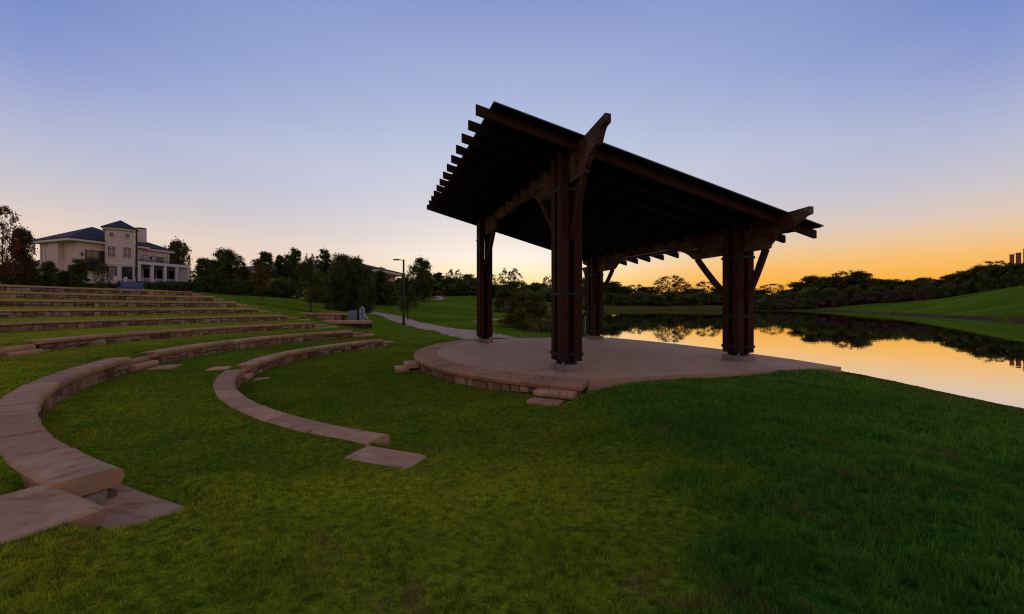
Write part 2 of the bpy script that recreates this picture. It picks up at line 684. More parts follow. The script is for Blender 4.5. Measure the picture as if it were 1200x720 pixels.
# control points of the undulating ground
CTRL = np.array([
    # orchestra lawn
    (0, 9, -.30), (-2.5, 10.5, -.33), (-4, 13, -.38), (-5.2, 16, -.42), (-4.5, 20, -.40), (-1, 7, -.36), (-4, 9, -.46), (-6.5, 12.5, -.55),
    (-7, 17, -.57), (-2.8, 7.2, -.48), (0.4, 7.4, -.36), (1.1, 7.5, -.31), (.5, 7.75, -.33), (.6, 6.2, -.34), (-.6, 5.6, -.36), (-.9, 4.95, -.235), (-1.5, 4.3, -.16), (-2.2, 4.75, -.15),
    # cone past the row ends
    (-1.0, 4.0, -.14), (0.1, 4.2, -.22), (-2.0, 2.6, .16), (-1.2, 2.0, .18), (0, 2.6, .05), (0, 1.2, .25), (-2.68, 2.25, .25), (-2.95, 1.75, .29), (-2.45, 2.72, .225), (-2.66, 2.56, .245), (-2.3, 2.3, .235), (-3, 1.4, .33), (-1.5, .4, .38), (1, .6, .22), (0, -2, .5), (-4, -1, .62), (-6, -4, 1.2), (0, -6, .8),
    # long-grass mound on the right
    (2.2, 8.0, -.05), (1.9, 6.5, -.06), (2.1, 5.0, -.06), (2.3, 4.2, -.04), (2.0, 3.2, .00), (2.0, 1.8, .08), (4, 8.6, -.03), (6.5, 9.5, -.04), (5, 6, -.04), (5, 3, .0), (8.4, 10.2, -.06), (8.3, 7, -.10), (8.0, 4, -.08), (4, 0, .15), (8, 0, -.02), (5, -5, .4),
    (9.2, 11.0, -.2), (8.7, 13.8, -.15), (7.7, 17, -.15), (6.5, 20.5, -.10), (3.5, 24.5, -.22), (5.6, 23, -.2),
    # path side and utility corner
    (0, 21.6, -.02), (-2.5, 20.4, -.08), (-4.6, 27, 0.), (-2, 24, -.01), (-9.2, 35, 0.02), (-10.8, 40, .15), (-8, 30, -.02), (-13, 29, .50), (-11.3, 31, .32), (-14.6, 41, .75), (-20, 47, 1.1),
    (0, 27, -.05), (1.2, 30, -.25), (-.5, 34, -.10), (-4, 36, -.02), (-6, 45, .35), (2, 48, .3), (8, 60, .4),
    (-7, 23, -.35), (-10, 24.5, .05), (-12, 25, .45),
    # rising lawn beyond the row ends
    (-16.7, 33, 1.18), (-15, 26, 1.05), (-20, 29.5, 1.9), (-26, 31, 2.7), (-28, 45, 2.35), (-22, 40, 1.7), (-38, 60, 3.5), (-41, 55, 3.55), (-35, 65, 3.4), (-35, 36.5, 2.45), (-40, 38, 2.45), (-30, 38, 2.5), (-33, 42.5, 2.9), (-44, 44, 3.0),
    (-17, 80, 3.0), (-10, 100, 4.5), (-30, 95, 4.4), (-22, 62, 2.0), (-12, 60, 1.2), (-4, 75, 1.8), (6, 100, 3.2), (14, 120, 2.2),
    # plateau of the house
    (-45, 40, 3.1), (-60, 53, 4.6), (-55, 60, 4.7), (-50, 62, 4.5), (-70, 55, 4.6), (-57, 50.5, 4.5), (-72, 40, 3.4), (-50, 20, 3.1), (-45, 0, 3.1), (-80, 80, 3.3), (-30, -20, 2.8), (-20, -30, 2.2), (-60, -40, 3),
    # far side of the lake
    (45, 262, 2.6), (80, 275, 3.2), (120, 275, 3.2), (170, 262, 2.5), (60, 330, 4.2), (150, 330, 4.2), (20, 200, 3.5), (-10, 200, 6), (210, 260, 2.0),
    # hill on the right
    (160, 165, 3.5), (175, 150, 6.0), (118, 92, 4.2), (141, 110, 7.4), (95, 58, 4.0), (130, 70, 8.5), (110, 40, 6), (200, 140, 8), (190, 190, 4.5), (240, 200, 7), (80, 10, 3), (160, 60, 10), (120, 0, 6), (100, -60, 5),
    # horizon
    (0, 700, 8), (-700, 500, 8), (700, 500, 10), (-700, -300, 6), (700, -300, 8), (0, -700, 6), (0, 3200, 10), (3200, 0, 10), (-3200, 0, 10), (0, -3200, 10), (-200, 200, 5), (-200, 0, 4), (0, -100, 3), (40, -150, 2),
], float)


def _kern(dx, dy):
    return np.sqrt(dx * dx + dy * dy + 1.2)


_cn = len(CTRL)
_K = _kern(CTRL[:, None, 0] - CTRL[None, :, 0], CTRL[:, None, 1] - CTRL[None, :, 1])
_A = np.zeros((_cn + 1, _cn + 1))
_A[:_cn, :_cn] = _K - .02 * np.eye(_cn)
_A[_cn, :_cn] = 1
_A[:_cn, _cn] = 1
_W = np.linalg.solve(_A, np.append(CTRL[:, 2], 0))


def rbf(x, y):
    out = np.full(x.shape, _W[_cn])
    for i in range(_cn):
        out += _W[i] * _kern(x - CTRL[i, 0], y - CTRL[i, 1])
    return out


LAKE = np.array([(1.3, 30.2), (2.3, 36), (4.3, 44), (10, 60), (17, 100), (25, 142), (38, 190), (50, 226), (75, 238), (108, 237), (128, 226), (140, 208), (145, 190), (145, 174), (139, 163), (112, 122), (87, 82), (70, 54.5), (60, 38),
                 (52, 15), (50, -20), (40, -45), (18, -45), (11.5, -20), (10.2, -4), (9.5, 4), (9.4, 8), (9.7, 10.8), (9.1, 15), (8.1, 18.6), (6.5, 21.9), (4.6, 25.0), (2.8, 28.4)], float)


def poly_sd(x, y, P):
    """signed distance to polygon, negative inside"""
    d2 = np.full(x.shape, 1e18)
    ins = np.zeros(x.shape, bool)
    n = len(P)
    for i in range(n):
        ax, ay = P[i]
        bx, by = P[(i + 1) % n]
        ex, ey = bx - ax, by - ay
        t = np.clip(((x - ax) * ex + (y - ay) * ey) / (ex * ex + ey * ey), 0, 1)
        d2 = np.minimum(d2, (x - ax - t * ex) ** 2 + (y - ay - t * ey) ** 2)
        c = (ay > y) != (by > y)
        with np.errstate(divide='ignore', invalid='ignore'):
            xi = (bx - ax) * (y - ay) / (by - ay if by != ay else 1e-9) + ax
        ins ^= c & (x < xi)
    d = np.sqrt(d2)
    return np.where(ins, -d, d)


def arc(cx, cy, r, a0, a1, n):
    return [(cx + r * cos(RAD(a0 + (a1 - a0) * i / n)), cy + r * sin(RAD(a0 + (a1 - a0) * i / n))) for i in range(n + 1)]


RIMW = .75
STAGE_BACK = [(8.78, 10.62), (8.62, 12.2), (8.27, 13.6), (7.93, 15.25), (7.3, 16.9), (6.4, 18.9), (5.2, 20.9), (0.0, 20.62)]
STAGE_OUT = np.array(arc(SX, SY, SR, 150, 249, 30) + STAGE_BACK)

PAVERS = []   # (corner list, top z) filled below; the turf is trimmed round them


def ring_pt(R, a):
    return CX + R * cos(RAD(a)), CY + R * sin(RAD(a))


def lush_at(x, y):
    # long fescue on the mound to the right of the stage, mown lawn elsewhere
    xb = np.interp(y, [-10, 0, 1.5, 2.6, 4.3, 5.0, 8.2, 8.8, 12, 25], [0.3, .3, .45, 1.1, 2.05, 1.75, 1.45, 1.6, 5, 5])
    near = sstep(-.45, .65, x - xb + 1.2 * vnoise(x * 1.3 + 9, y * 1.3) * np.where(y < 4.6, 1.3, .25)) * (y < 26)
    far = sstep(30, 60, y) * .35
    right = sstep(40, 60, x) * .15
    strip = sstep(-1.5, 1., x) * sstep(20, 24, y) * (y < 60) * .5
    return np.clip(np.maximum.reduce([near, far, right, strip]), 0, 1)


def rough_at(x, y):
    # unmown rough at the far shore and in a strip along the water
    sd = poly_sd(x, y, LAKE)
    far = sstep(150, 215, y) * (x > 10)
    return np.clip(np.maximum(far, (1 - sstep(.6, 2.2, sd)) * .6), 0, 1)


def lit_dry_at(x, y):
    # slope light on the near crest painted into the turf, and the seldom watered terraces
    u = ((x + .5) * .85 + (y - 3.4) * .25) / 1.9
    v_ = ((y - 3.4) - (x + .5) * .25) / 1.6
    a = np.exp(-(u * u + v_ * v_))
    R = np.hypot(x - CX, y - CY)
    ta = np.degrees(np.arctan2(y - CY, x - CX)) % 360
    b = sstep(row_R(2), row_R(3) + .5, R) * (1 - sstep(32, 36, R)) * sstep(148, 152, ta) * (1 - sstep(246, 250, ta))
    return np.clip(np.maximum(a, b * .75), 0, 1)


def ground(x, y, detail=True):
    x = np.asarray(x, float)
    y = np.asarray(y, float)
    z = rbf(x, y)
    # terraces
    dx, dy = x - CX, y - CY
    R = np.hypot(dx, dy)
    th = np.degrees(np.arctan2(dy, dx)) % 360
    zt = np.full(x.shape, row_z(1) - WALL_H(1) - .02)
    for k in range(1, NROW + 1):
        zt = zt + (WALL_H(k) + (.025 if k > 3 else .0)) * sstep(row_R(k) + .10, row_R(k) + .28, R)
        if k < NROW:
            rise = DZ - WALL_H(k + 1) - ((.025 if k + 1 > 3 else .0) * 1.0) + (.0 if k > 3 else 0)
            zt = zt + rise * np.clip((R - row_R(k) - .40) / (DR - .55), 0, 1)
    # inside the first ring the orchestra lawn falls gently to the wall foot
    zt = zt + np.where(R < R1, (R1 - R) * .055, 0)
    top = row_R(NROW) + .45
    zt = np.where(R > top, zt + .055 * np.clip(R - top, 0, 4.5), zt)
    fa = np.interp(R, [row_R(k) for k in range(1, 9)], [FAR_END[k] for k in range(1, 9)])
    na = np.where(R > 13.0, 245.0, NEAR_END)
    w = sstep(-3.2, .4, th - fa) * (1 - sstep(na - .2, na + 2.4, th))
    w = w * sstep(9.6, 10.9, R) * (1 - sstep(34, 42, R))
    z = z * (1 - w) + zt * w
    # lake
    sd = poly_sd(x, y, LAKE)
    wd = np.interp(np.hypot(x, y), [0, 30, 100, 300], [1.6, 3.0, 5, 8])
    tn = sstep(0, 1, np.clip(sd, 0, None) / wd)
    tf = np.clip(np.clip(sd, 0, None) / np.where(y > 200, 22., 30.), 0, 1)
    tf = tf * (2 - tf) * .5 + tf * .5
    fr = sstep(36, 50, x)
    t = tn * (1 - fr) + tf * fr
    zshore = WATER_Z + .04 + .31 * fr
    z = np.where(sd > 0, zshore * (1 - t) + z * t, np.maximum(WATER_Z - 1.5, WATER_Z + .04 + sd * .35))
    z = np.where((sd > 0) & (sd < 5) & (R > 13.5), np.maximum(z, WATER_Z + .03), z)
    if detail:
        am = sstep(-.5, .5, sd)
        d = hypot(0, 0) + np.hypot(x, y)
        z = z + am * (.034 * vnoise(x * 1.3, y * 1.3) + .030 * vnoise(x * 3.1 + 5, y * 3.1)) * (d < 60) * np.where(w > .5, .6, 1)
        z = z + am * (d > 30) * .35 * vnoise(x * .07, y * .07) * sstep(30, 90, d)
    # pit under the stage (its body fills it) and trims under loose paving
    ss = poly_sd(x, y, STAGE_OUT)
    z = np.where(ss < -.12, np.minimum(z, -.5), z)
    z = np.where((ss >= -.12) & (ss < .6) & (x > 1.7) & (y < 12), np.minimum(z, -.025 + 0 * z), z)
    for poly, pz in PAVERS:
        sp = poly_sd(x, y, np.array(poly))
        tgt = pz - .035
        z = np.where(sp < .02, np.minimum(z, tgt), z)
        z = np.where((sp >= .02) & (sp < .25), np.minimum(z, tgt + (sp - .02) * .9 + .045), z)
    return z


def gz(x, y):
    return float(ground(np.array([float(x)]), np.array([float(y)]), False)[0])


# loose paving slabs beside the row ends and at the stair (world corners)
def ring_quad(Ra, Rb, a0, a1):
    return [ring_pt(Ra, a0), ring_pt(Ra, a1), ring_pt(Rb, a1), ring_pt(Rb, a0)]


PAV = [
    ('slab_mid', ring_quad(11.50, 11.98, 247.45, 251.9), -.20, 'square pink flagstone in the turf at the near end of the lowest seat wall', -.02),
    ('slab_up', [(-3.60, 3.10), (-2.76, 2.72), (-3.20, 1.77), (-4.06, 2.15)], .240, 'large flagstone at the left edge, upper of two beside the big near bench end', 0),
    ('slab_low', ring_quad(13.62, 14.06, 243.2, 248.6), .005, 'low flagstone half sunk in grass under the near end of the big stone bench', 0),
    ('slab_back', ring_quad(11.56, 12.05, 199.8, 203.0), -.15, 'flagstone behind the first seat wall at the head of its small stair', 0),
    ('slab_foot1', ring_quad(10.55, 10.98, 199.8, 202.2), -.545, 'thin flagstone in the grass at the foot of the first wall stair', 0),
    ('slab_foot2', ring_quad(13.05, 13.6, 196.6, 200.2), -.13, 'grey flagstone in the grass at the foot of the second wall stair', 0),
]
for n_, q_, z_, l_, s_ in PAV:
    PAVERS.append((q_, z_))

# ------------------------------------------------------------------ terrain sheet
rad = list(np.arange(0.05, 34, .115))
r = rad[-1]
while r < 4200:
    r *= 1.016
    rad.append(r)
rad = np.array(rad)
NTH = 900
ths = np.linspace(0, 2 * pi, NTH, endpoint=False)
RR, TT = np.meshgrid(rad, ths, indexing='ij')
X = CX + RR * np.cos(TT)
Y = CY + RR * np.sin(TT)
Zg = ground(X.ravel(), Y.ravel()).reshape(X.shape)
V = np.stack([X, Y, Zg], -1).reshape(-1, 3)
nr = len(rad)
ii, jj = np.meshgrid(np.arange(nr - 1), np.arange(NTH), indexing='ij')
j2 = (jj + 1) % NTH
Fq = np.stack([ii * NTH + jj, (ii + 1) * NTH + jj, (ii + 1) * NTH + j2, ii * NTH + j2], -1).reshape(-1, 4)
me = mesh_np('lawn', V, Fq, 'ground')
fattr(me, 'lush', lush_at(V[:, 0], V[:, 1]))
fattr(me, 'rough', rough_at(V[:, 0], V[:, 1]))
fattr(me, 'lit_dry', lit_dry_at(V[:, 0], V[:, 1]))
lawn = bpy.data.objects.new('lawn', me)
COL.objects.link(lawn)
tag(lawn, kind='structure')

# water
wb = MB()
LK = []
cxk, cyk = LAKE.mean(0)
for i, (x_, y_) in enumerate(LAKE):
    p0 = LAKE[i - 1]
    p1 = LAKE[(i + 1) % len(LAKE)]
    t_ = p1 - p0
    n_ = np.array([-t_[1], t_[0]]) / np.linalg.norm(t_)
    s_ = 1.0 if hypot(x_, y_) < 60 else 4.0
    # outward normal: pick side farther from inside
    if poly_sd(np.array([x_ + n_[0] * .3]), np.array([y_ + n_[1] * .3]), LAKE)[0] < 0:
        n_ = -n_
    LK.append((x_ + n_[0] * s_ * .6, y_ + n_[1] * s_ * .6))
wb.add([(x_, y_, WATER_Z) for x_, y_ in LK], [tuple(range(len(LK)))])
water = wb.build('lake_water', 'water', kind='structure')


# eroded earth lip where the turf meets the water
M['soil'] = mat_plain('bank_soil', (.055, .034, .019), .95, .1, var=.45, scale=2.5, bump=.6)
lip = MB()
pts_ = []
for i in range(len(LAKE)):
    p0, p1 = LAKE[i], LAKE[(i + 1) % len(LAKE)]
    if p0[0] < 12 and p0[1] < 30 and p1[0] < 13:
        continue
    n_ = max(2, int(np.hypot(*(p1 - p0)) / 1.6))
    run = []
    for k_ in range(n_ + 1):
        q_ = p0 + (p1 - p0) * k_ / n_
        run.append(q_)
    for k_ in range(n_):
        a_, b_ = run[k_], run[k_ + 1]
        d_ = (b_ - a_) / np.linalg.norm(b_ - a_)
        nn_ = np.array([-d_[1], d_[0]])
        if poly_sd(np.array([a_[0] + nn_[0] * .3]), np.array([a_[1] + nn_[1] * .3]), LAKE)[0] < 0:
            nn_ = -nn_
        hh_ = lambda q: (.34 if q[0] > 45 else .10) + .10 * float(vnoise(q[0] * .7, q[1] * .7))
        off_ = lambda q: .12 * float(vnoise(q[0] * 1.1 + 3, q[1] * 1.1))
        v_ = []
        for q in (a_, b_):
            o_ = off_(q)
            v_ += [(*(q - nn_ * (.30 + o_)), WATER_Z - .15), (*(q - nn_ * (.16 + o_)), WATER_Z + hh_(q) * .75), (*(q + nn_ * .25), WATER_Z + hh_(q) + .03), (*(q + nn_ * .9), WATER_Z + hh_(q) - .12)]
        lip.add(v_, [(0, 4, 5, 1), (1, 5, 6, 2), (2, 6, 7, 3)])
lip.build('shore_bank', 'soil', kind='structure')


# path ribbon laid on the turf
def ribbon(name, pts, width, mat, lift=.02, step=.8):
    P = np.array(pts, float)
    seg = np.hypot(*(P[1:] - P[:-1]).T)
    s = np.concatenate([[0], np.cumsum(seg)])
    q = np.arange(0, s[-1], step)
    # smooth the polyline
    xs = np.interp(q, s, P[:, 0])
    ys = np.interp(q, s, P[:, 1])
    for _ in range(12):
        xs[1:-1] = (xs[:-2] + 2 * xs[1:-1] + xs[2:]) / 4
        ys[1:-1] = (ys[:-2] + 2 * ys[1:-1] + ys[2:]) / 4
    tx = np.gradient(xs)
    ty = np.gradient(ys)
    l = np.hypot(tx, ty)
    nx, ny = -ty / l, tx / l
    m = MB()
    vs = []
    offs = (-.5, -.3, 0, .3, .5)
    for i in range(len(q)):
        for o in offs:
            w_ = width if not hasattr(width, '__len__') else np.interp(q[i], s, width)
            x_, y_ = xs[i] + nx[i] * o * w_, ys[i] + ny[i] * o * w_
            vs.append((x_, y_, 0))
    va = np.array(vs)
    zz = ground(va[:, 0], va[:, 1])
    zz2 = zz.reshape(-1, 5) + lift + np.array([-.03, 0, .01, 0, -.03])
    va[:, 2] = zz2.ravel()
    m.add(va, [(i * 5 + k, i * 5 + k + 1, i * 5 + k + 6, i * 5 + k + 5) for i in range(len(q) - 1) for k in range(4)])
    return m.build(name, mat, kind='structure', smooth=True)


ribbon('path', [(-.9, 20.3), (-1.9, 23.2), (-3.6, 26.6), (-6.4, 32), (-9.2, 37.5), (-13, 43.5), (-19, 50), (-27, 58), (-37, 64)], 2.7, 'path', .03)
ribbon('distant_path', [(-24, 88), (-18, 82), (-15.5, 80), (-14.5, 84), (-17, 92), (-20, 99)], 1.6, 'path', .12, 1.2)
ribbon('lakeside_path', [(-4, 41), (0, 45.5), (6, 60), (12, 88), (18, 118)], .9, 'path', .03, 1.5)

# ------------------------------------------------------------------ stone pieces


def slab_mesh(name, R0, R1_, half, th, seed, mat='flag', nseg=3, rough=.012):
    """curved flagstone, inner face at R0; origin in the middle of the inner top edge; x is the outward radius"""
    q = random.Random(seed)
    m = MB()
    vs = []
    g = .010 / R0
    for i in range(nseg + 1):
        a = (-half + g) + (2 * half - 2 * g) * i / nseg
        j = q.uniform(-rough, rough)
        jz = q.uniform(-.004, .004)
        j2 = q.uniform(-rough, rough)
        prof = [(R0 + .025 + j, -th), (R0 + j * 1.4, -th * .62), (R0 + .006 + j, -th * .25), (R0 + .03 + j * .6, -.012 + jz), (R0 + .07, jz * .6),
                (R1_ - .03 + j2, jz * .6), (R1_ + j2, -.03), (R1_ + j2 * .5, -th)]
        for r_, z_ in prof:
            vs.append((r_ * cos(a) - R0, r_ * sin(a), z_))
    n = 8
    fs = [(i * n + k, i * n + (k + 1) % n, (i + 1) * n + (k + 1) % n, (i + 1) * n + k) for i in range(nseg) for k in range(n)]
    fs += [tuple(range(n)), tuple(reversed(range(nseg * n, nseg * n + n)))]
    m.add(vs, fs)
    return m.mesh(name, mat)


def stone_geo(seed):
    q = random.Random(seed)
    j = lambda a: q.uniform(-a, a)
    back = [(x, 0, z) for x, z in ((-.5, -.5), (.5, -.5), (.5, .5), (-.5, .5))]
    mid = [(x + j(.03), .45 + j(.12), z + j(.04)) for x, z in ((-.5, -.5), (.5, -.5), (.5, .5), (-.5, .5))]
    fr = [(x + j(.06), 1 + j(.3), z + j(.08)) for x, z in ((-.38, -.36), (.38, -.36), (.38, .36), (-.38, .36))]
    ctr = [(j(.15), 1.15 + j(.3), j(.12))]
    vs = back + mid + fr + ctr
    fs = []
    for b in (0, 4):
        fs += [(b + i, b + (i + 1) % 4, b + 4 + (i + 1) % 4, b + 4 + i) for i in range(4)]
    fs += [(8 + i, 8 + (i + 1) % 4, 12) for i in range(4)]
    return vs, fs


STONES = []
for s in range(12):
    vs, fs = stone_geo(100 + s)
    STONES.append((vs, fs, MB().add(vs, fs).mesh('wall_stone', 'stone')))


def stone_cells(length, h, q, wmin=.18, wmax=.5):
    """random squared rubble: list of (centre along, centre height, width, height)"""
    out = []
    s = 0
    while s < length - .05:
        w = min(q.uniform(wmin, wmax), length - s)
        if length - s - w < wmin * .6:
            w = length - s
        if q.random() < .5 and w > .22:
            c = q.uniform(.4, .62)
            if q.random() < .45 and w > .34:
                d = q.uniform(.4, .6)
                out += [(s + w * d / 2, h * c / 2, w * d, h * c), (s + w * (1 + d) / 2, h * c / 2, w * (1 - d), h * c)]
            else:
                out.append((s + w / 2, h * c / 2, w, h * c))
            out.append((s + w / 2, h * (1 + c) / 2, w, h * (1 - c)))
        else:
            out.append((s + w / 2, h / 2, w, h))
        s += w
    return out


def ring_wall(parent, cx, cy, Rf, a0, a1, z0, z1, q, single, inward=True, name='wall_stone', wmax=.5):
    """rubble face on a circle of radius Rf between angles a0<a1 and heights z0..z1; faces the centre if inward"""
    Ltot = Rf * RAD(a1 - a0)
    cells = stone_cells(Ltot, z1 - z0, q, .18, wmax)
    joined = MB()
    tones = []
    for s, h, w, hh in cells:
        a = RAD(a0) + s / Rf
        dep = q.uniform(.055, .085)
        sg = -1 if inward else 1
        rb = Rf - sg * .03            # back of stone sits inside the core
        x, y = cx + rb * cos(a), cy + rb * sin(a)
        rz = a + (pi / 2 if inward else -pi / 2)
        k = q.randrange(12)
        sc = (max(.03, w - .014), dep, max(.03, hh - .014))
        if single:
            link(name, STONES[k][2], parent, (x, y, z0 + h), rz, sc)
        else:
            cr, sr = cos(rz), sin(rz)
            vs = [(x + px * sc[0] * cr - py * sc[1] * sr, y + px * sc[0] * sr + py * sc[1] * cr, z0 + h + pz * sc[2]) for px, py, pz in STONES[k][0]]
            joined.add(vs, STONES[k][1])
            tones += [q.random()] * len(vs)
    if not single and joined.v:
        o = joined.build('wall_stones', 'stone', parent, kind='stuff')
        fattr(o.data, 'tone', tones)
        fattr(o.data, 'joined', [1.0] * len(tones))


def ring_core(parent, cx, cy, Ra, Rb, a0, a1, z0, z1, mat='mortar', name='wall_core'):
    n = max(4, int((a1 - a0) / 2))
    m = MB()
    vs = []
    for i in range(n + 1):
        a = RAD(a0 + (a1 - a0) * i / n)
        for r_, z_ in ((Ra, z0), (Ra, z1), (Rb, z1), (Rb, z0)):
            vs.append((cx + r_ * cos(a), cy + r_ * sin(a), z_))
    fs = [(i * 4 + k, i * 4 + (k + 1) % 4, i * 4 + 4 + (k + 1) % 4, i * 4 + 4 + k) for i in range(n) for k in range(4)]
    fs += [(0, 1, 2, 3), tuple(reversed((n * 4, n * 4 + 1, n * 4 + 2, n * 4 + 3)))]
    m.add(vs, fs)
    return m.build(name, mat, parent)


ORD = {1: 'first and lowest', 2: 'second', 3: 'third', 4: 'fourth', 5: 'fifth', 6: 'sixth', 7: 'seventh', 8: 'eighth and topmost'}


def seat_wall(k, a0, a1, label, single):
    q = random.Random(1000 + k * 10 + int(a0))
    R, z = row_R(k), row_z(k)
    am = RAD((a0 + a1) / 2)
    t = thing('seat_wall', label, 'seat wall', (CX + R * cos(am), CY + R * sin(am), z - WALL_H(k)), 'curved stone seat walls of the amphitheatre')
    ring_core(t, CX, CY, R + .075, R + CAP_W(k) - .04, a0 + .25, a1 - .25, z - WALL_H(k) - .25, z - CAP_T(k) - .002)
    ring_wall(t, CX, CY, R + .075, a0 + .2, a1 - .2, z - WALL_H(k) - .07, z - CAP_T(k) - .004, q, single)
    tgt = 1.05 if k < 3 else 1.35
    n = max(1, round(R * RAD(a1 - a0) / tgt))
    half = RAD(a1 - a0) / n / 2
    ms = [slab_mesh('cap_stone', R, R + CAP_W(k), half, CAP_T(k), k * 50 + i) for i in range(3)]
    for i in range(n):
        a = RAD(a0) + half * (2 * i + 1)
        link('cap_stone', ms[q.randrange(3)], t, (CX + R * cos(a), CY + R * sin(a), z + q.uniform(-.006, .006)), a)
    if single:
        # squared end stones
        for a in (a0, a1):
            ar = RAD(a + (.22 if a == a0 else -.22))
            rz = ar + (pi if a == a0 else 0)
            link('end_stone', STONES[int(a) % 12][2], t, (CX + (R + .24) * cos(ar), CY + (R + .24) * sin(ar), z - CAP_T(k) - .12), rz, (.30, .05, .22))
    return t


GAP = {1: (199.4, 204.0), 2: (196.6, 202.0), 3: (196.6, 201.0)}
for k in range(1, NROW + 1):
    single = k <= 2
    if k in GAP:
        g0, g1 = GAP[k]
        where = {1: 'nearest the stage', 2: 'one step above the lowest', 3: 'third up from the lawn'}[k]
        lab1 = {1: 'lowest stone seat wall, far stretch from its stair to the lamp post side',
                2: 'second stone seat wall from the stage, far stretch beyond its stair',
                3: 'third stone seat wall up from the stage, stretch right of its stair'}[k]
        lab2 = {1: 'lowest stone seat wall, near C-shaped stretch of pink slabs ending by the square flagstone',
                2: 'big near stone bench curving across the left edge to a thick slab end',
                3: 'third stone seat wall up, stretch cut off by the left edge below its stair'}[k]
        seat_wall(k, FAR_END[k], g0, lab1, single)
        seat_wall(k, g1, NEAR[k] if k < 3 else 240, lab2, single)
    else:
        seat_wall(k, FAR_END[k], 232, {4: 'fourth stone seat wall up, just above the wall with a stair at the left edge',
                                       5: 'fifth stone seat wall, the middle one of the far terraces',
                                       6: 'sixth stone seat wall, third below the top of the terraces',
                                       7: 'seventh stone seat wall, right below the topmost one',
                                       8: 'topmost stone seat wall, in front of the house and its hedge'}[k], False)


def radial_step(parent, Ra, Rb, a0, a1, ztop, th=.14, seed=0, nm='step'):
    a = RAD((a0 + a1) / 2)
    me = slab_mesh(nm, Ra, Rb, RAD(a1 - a0) / 2, th, seed)
    return link(nm, me, parent, (CX + Ra * cos(a), CY + Ra * sin(a), ztop), a)


# stairs in the gaps
STL = {1: 'two stone steps in the gap of the lowest seat wall', 2: 'two stone steps in the gap of the second seat wall', 3: 'stone steps in the third seat wall by the left edge'}
for k, (g0, g1) in GAP.items():
    R, z = row_R(k), row_z(k)
    x, y = ring_pt(R, (g0 + g1) / 2)
    t = thing('stone_steps', STL[k], 'steps', (x, y, z - DZ), 'stone steps of the amphitheatre')
    radial_step(t, R + .10, R + .46, g0 + .1, g1 - .1, z - .10, .15, k * 7 + 1)
    radial_step(t, R - .09, R + .24, g0 + .15, g1 - .15, z - .235, .16, k * 7 + 2)
# low end steps at the far row ends
for k in range(1, NROW + 1):
    R, z = row_R(k), row_z(k)
    e = FAR_END[k]
    w_ = np.degrees(.75 / R)
    x, y = ring_pt(R, e - w_)
    t = thing('end_steps', 'stepped stone blocks closing the far end of the %s seat wall' % ORD[k], 'steps', (x, y, z - DZ), 'stepped blocks at the far ends of the seat walls')
    radial_step(t, R + .03, R + .42, e - w_, e - .08, z - .14, .14, 300 + k, 'step')
    radial_step(t, R + .0, R + .40, e - 2 * w_, e - .08, z - .285, .16, 400 + k, 'step')


def flag_piece(q, z, th, label, tilt=0, seed=0):
    """loose flagstone with a weathered, slightly ragged outline"""
    r_ = random.Random(seed)
    P = np.array(q)
    c = P.mean(0)
    pts = []
    for i in range(4):
        a, b = P[i], P[(i + 1) % 4]
        for t_ in (.04, .36, .68, .96):
            p = a + (b - a) * t_
            n = (p - c) / np.linalg.norm(p - c)
            pts.append(p + n * r_.uniform(-.012, .012))
    m = MB()
    n = len(pts)
    zt = [z + tilt * (p - c)[0] + r_.uniform(-.004, .004) for p in pts]
    inner = [c + (p - c) * .95 for p in pts]
    vs = [(p[0], p[1], z - th) for p in pts] + [(p[0], p[1], a - .02) for p, a in zip(pts, zt)] + [(p[0], p[1], a) for p, a in zip(inner, zt)]
    fs = [tuple(reversed(range(n)))] + [(b * n + i, b * n + (i + 1) % n, (b + 1) * n + (i + 1) % n, (b + 1) * n + i) for b in (0, 1) for i in range(n)] + [tuple(range(2 * n, 3 * n))]
    # centre the mesh on the stone so that its grain is its own
    m.add(vs, fs)
    me = m.mesh('paving_slab', 'flag', (c[0], c[1], z))
    o = bpy.data.objects.new('paving_slab', me)
    o.location = (c[0], c[1], z)
    COL.objects.link(o)
    tag(o, label, 'paving slab', 'loose paving slabs on the grass', 'thing')
    return o


for i, (n_, q_, z_, l_, s_) in enumerate(PAV):
    flag_piece(q_, z_, .11, l_, s_, 20 + i)

# ------------------------------------------------------------------ stage
st = thing('stage', 'round stone-edged stage platform under the pavilion', 'stage', (SX, SY, -.4))
fl = MB().prism(arc(SX, SY, SR - RIMW - .008, 249, 150, 36) [::-1] + STAGE_BACK[::1], -.6, -.003)
fl.build('stage_floor', 'stage', st)
nrim = 20
hr = RAD(99) / nrim / 2
rm = [slab_mesh('rim_stone', SR - RIMW, SR + .02, hr, .10, 700 + i, nseg=3, rough=.004) for i in range(3)]


def rim_mesh(seed):
    q = random.Random(seed)
    vs = []
    nseg = 3
    g = .004 / SR
    R0, R2 = SR - RIMW, SR + .03
    for i in range(nseg + 1):
        a = (-hr + g) + (2 * hr - 2 * g) * i / nseg
        j = q.uniform(-.008, .008)
        for r_, z_ in ((R0 + .002, -.12), (R0 + .002, -.006), (R0 + .012, 0), (R2 - .05, 0), (R2 - .015 + j, -.02), (R2 + j, -.05), (R2 - .02 + j, -.12)):
            vs.append((r_ * cos(a) - R2, r_ * sin(a), z_))
    n = 7
    fs = [(i * n + k, i * n + (k + 1) % n, (i + 1) * n + (k + 1) % n, (i + 1) * n + k) for i in range(nseg) for k in range(n)]
    fs += [tuple(range(n)), tuple(reversed(range(nseg * n, nseg * n + n)))]
    return MB().add(vs, fs).mesh('rim_stone', 'rim')


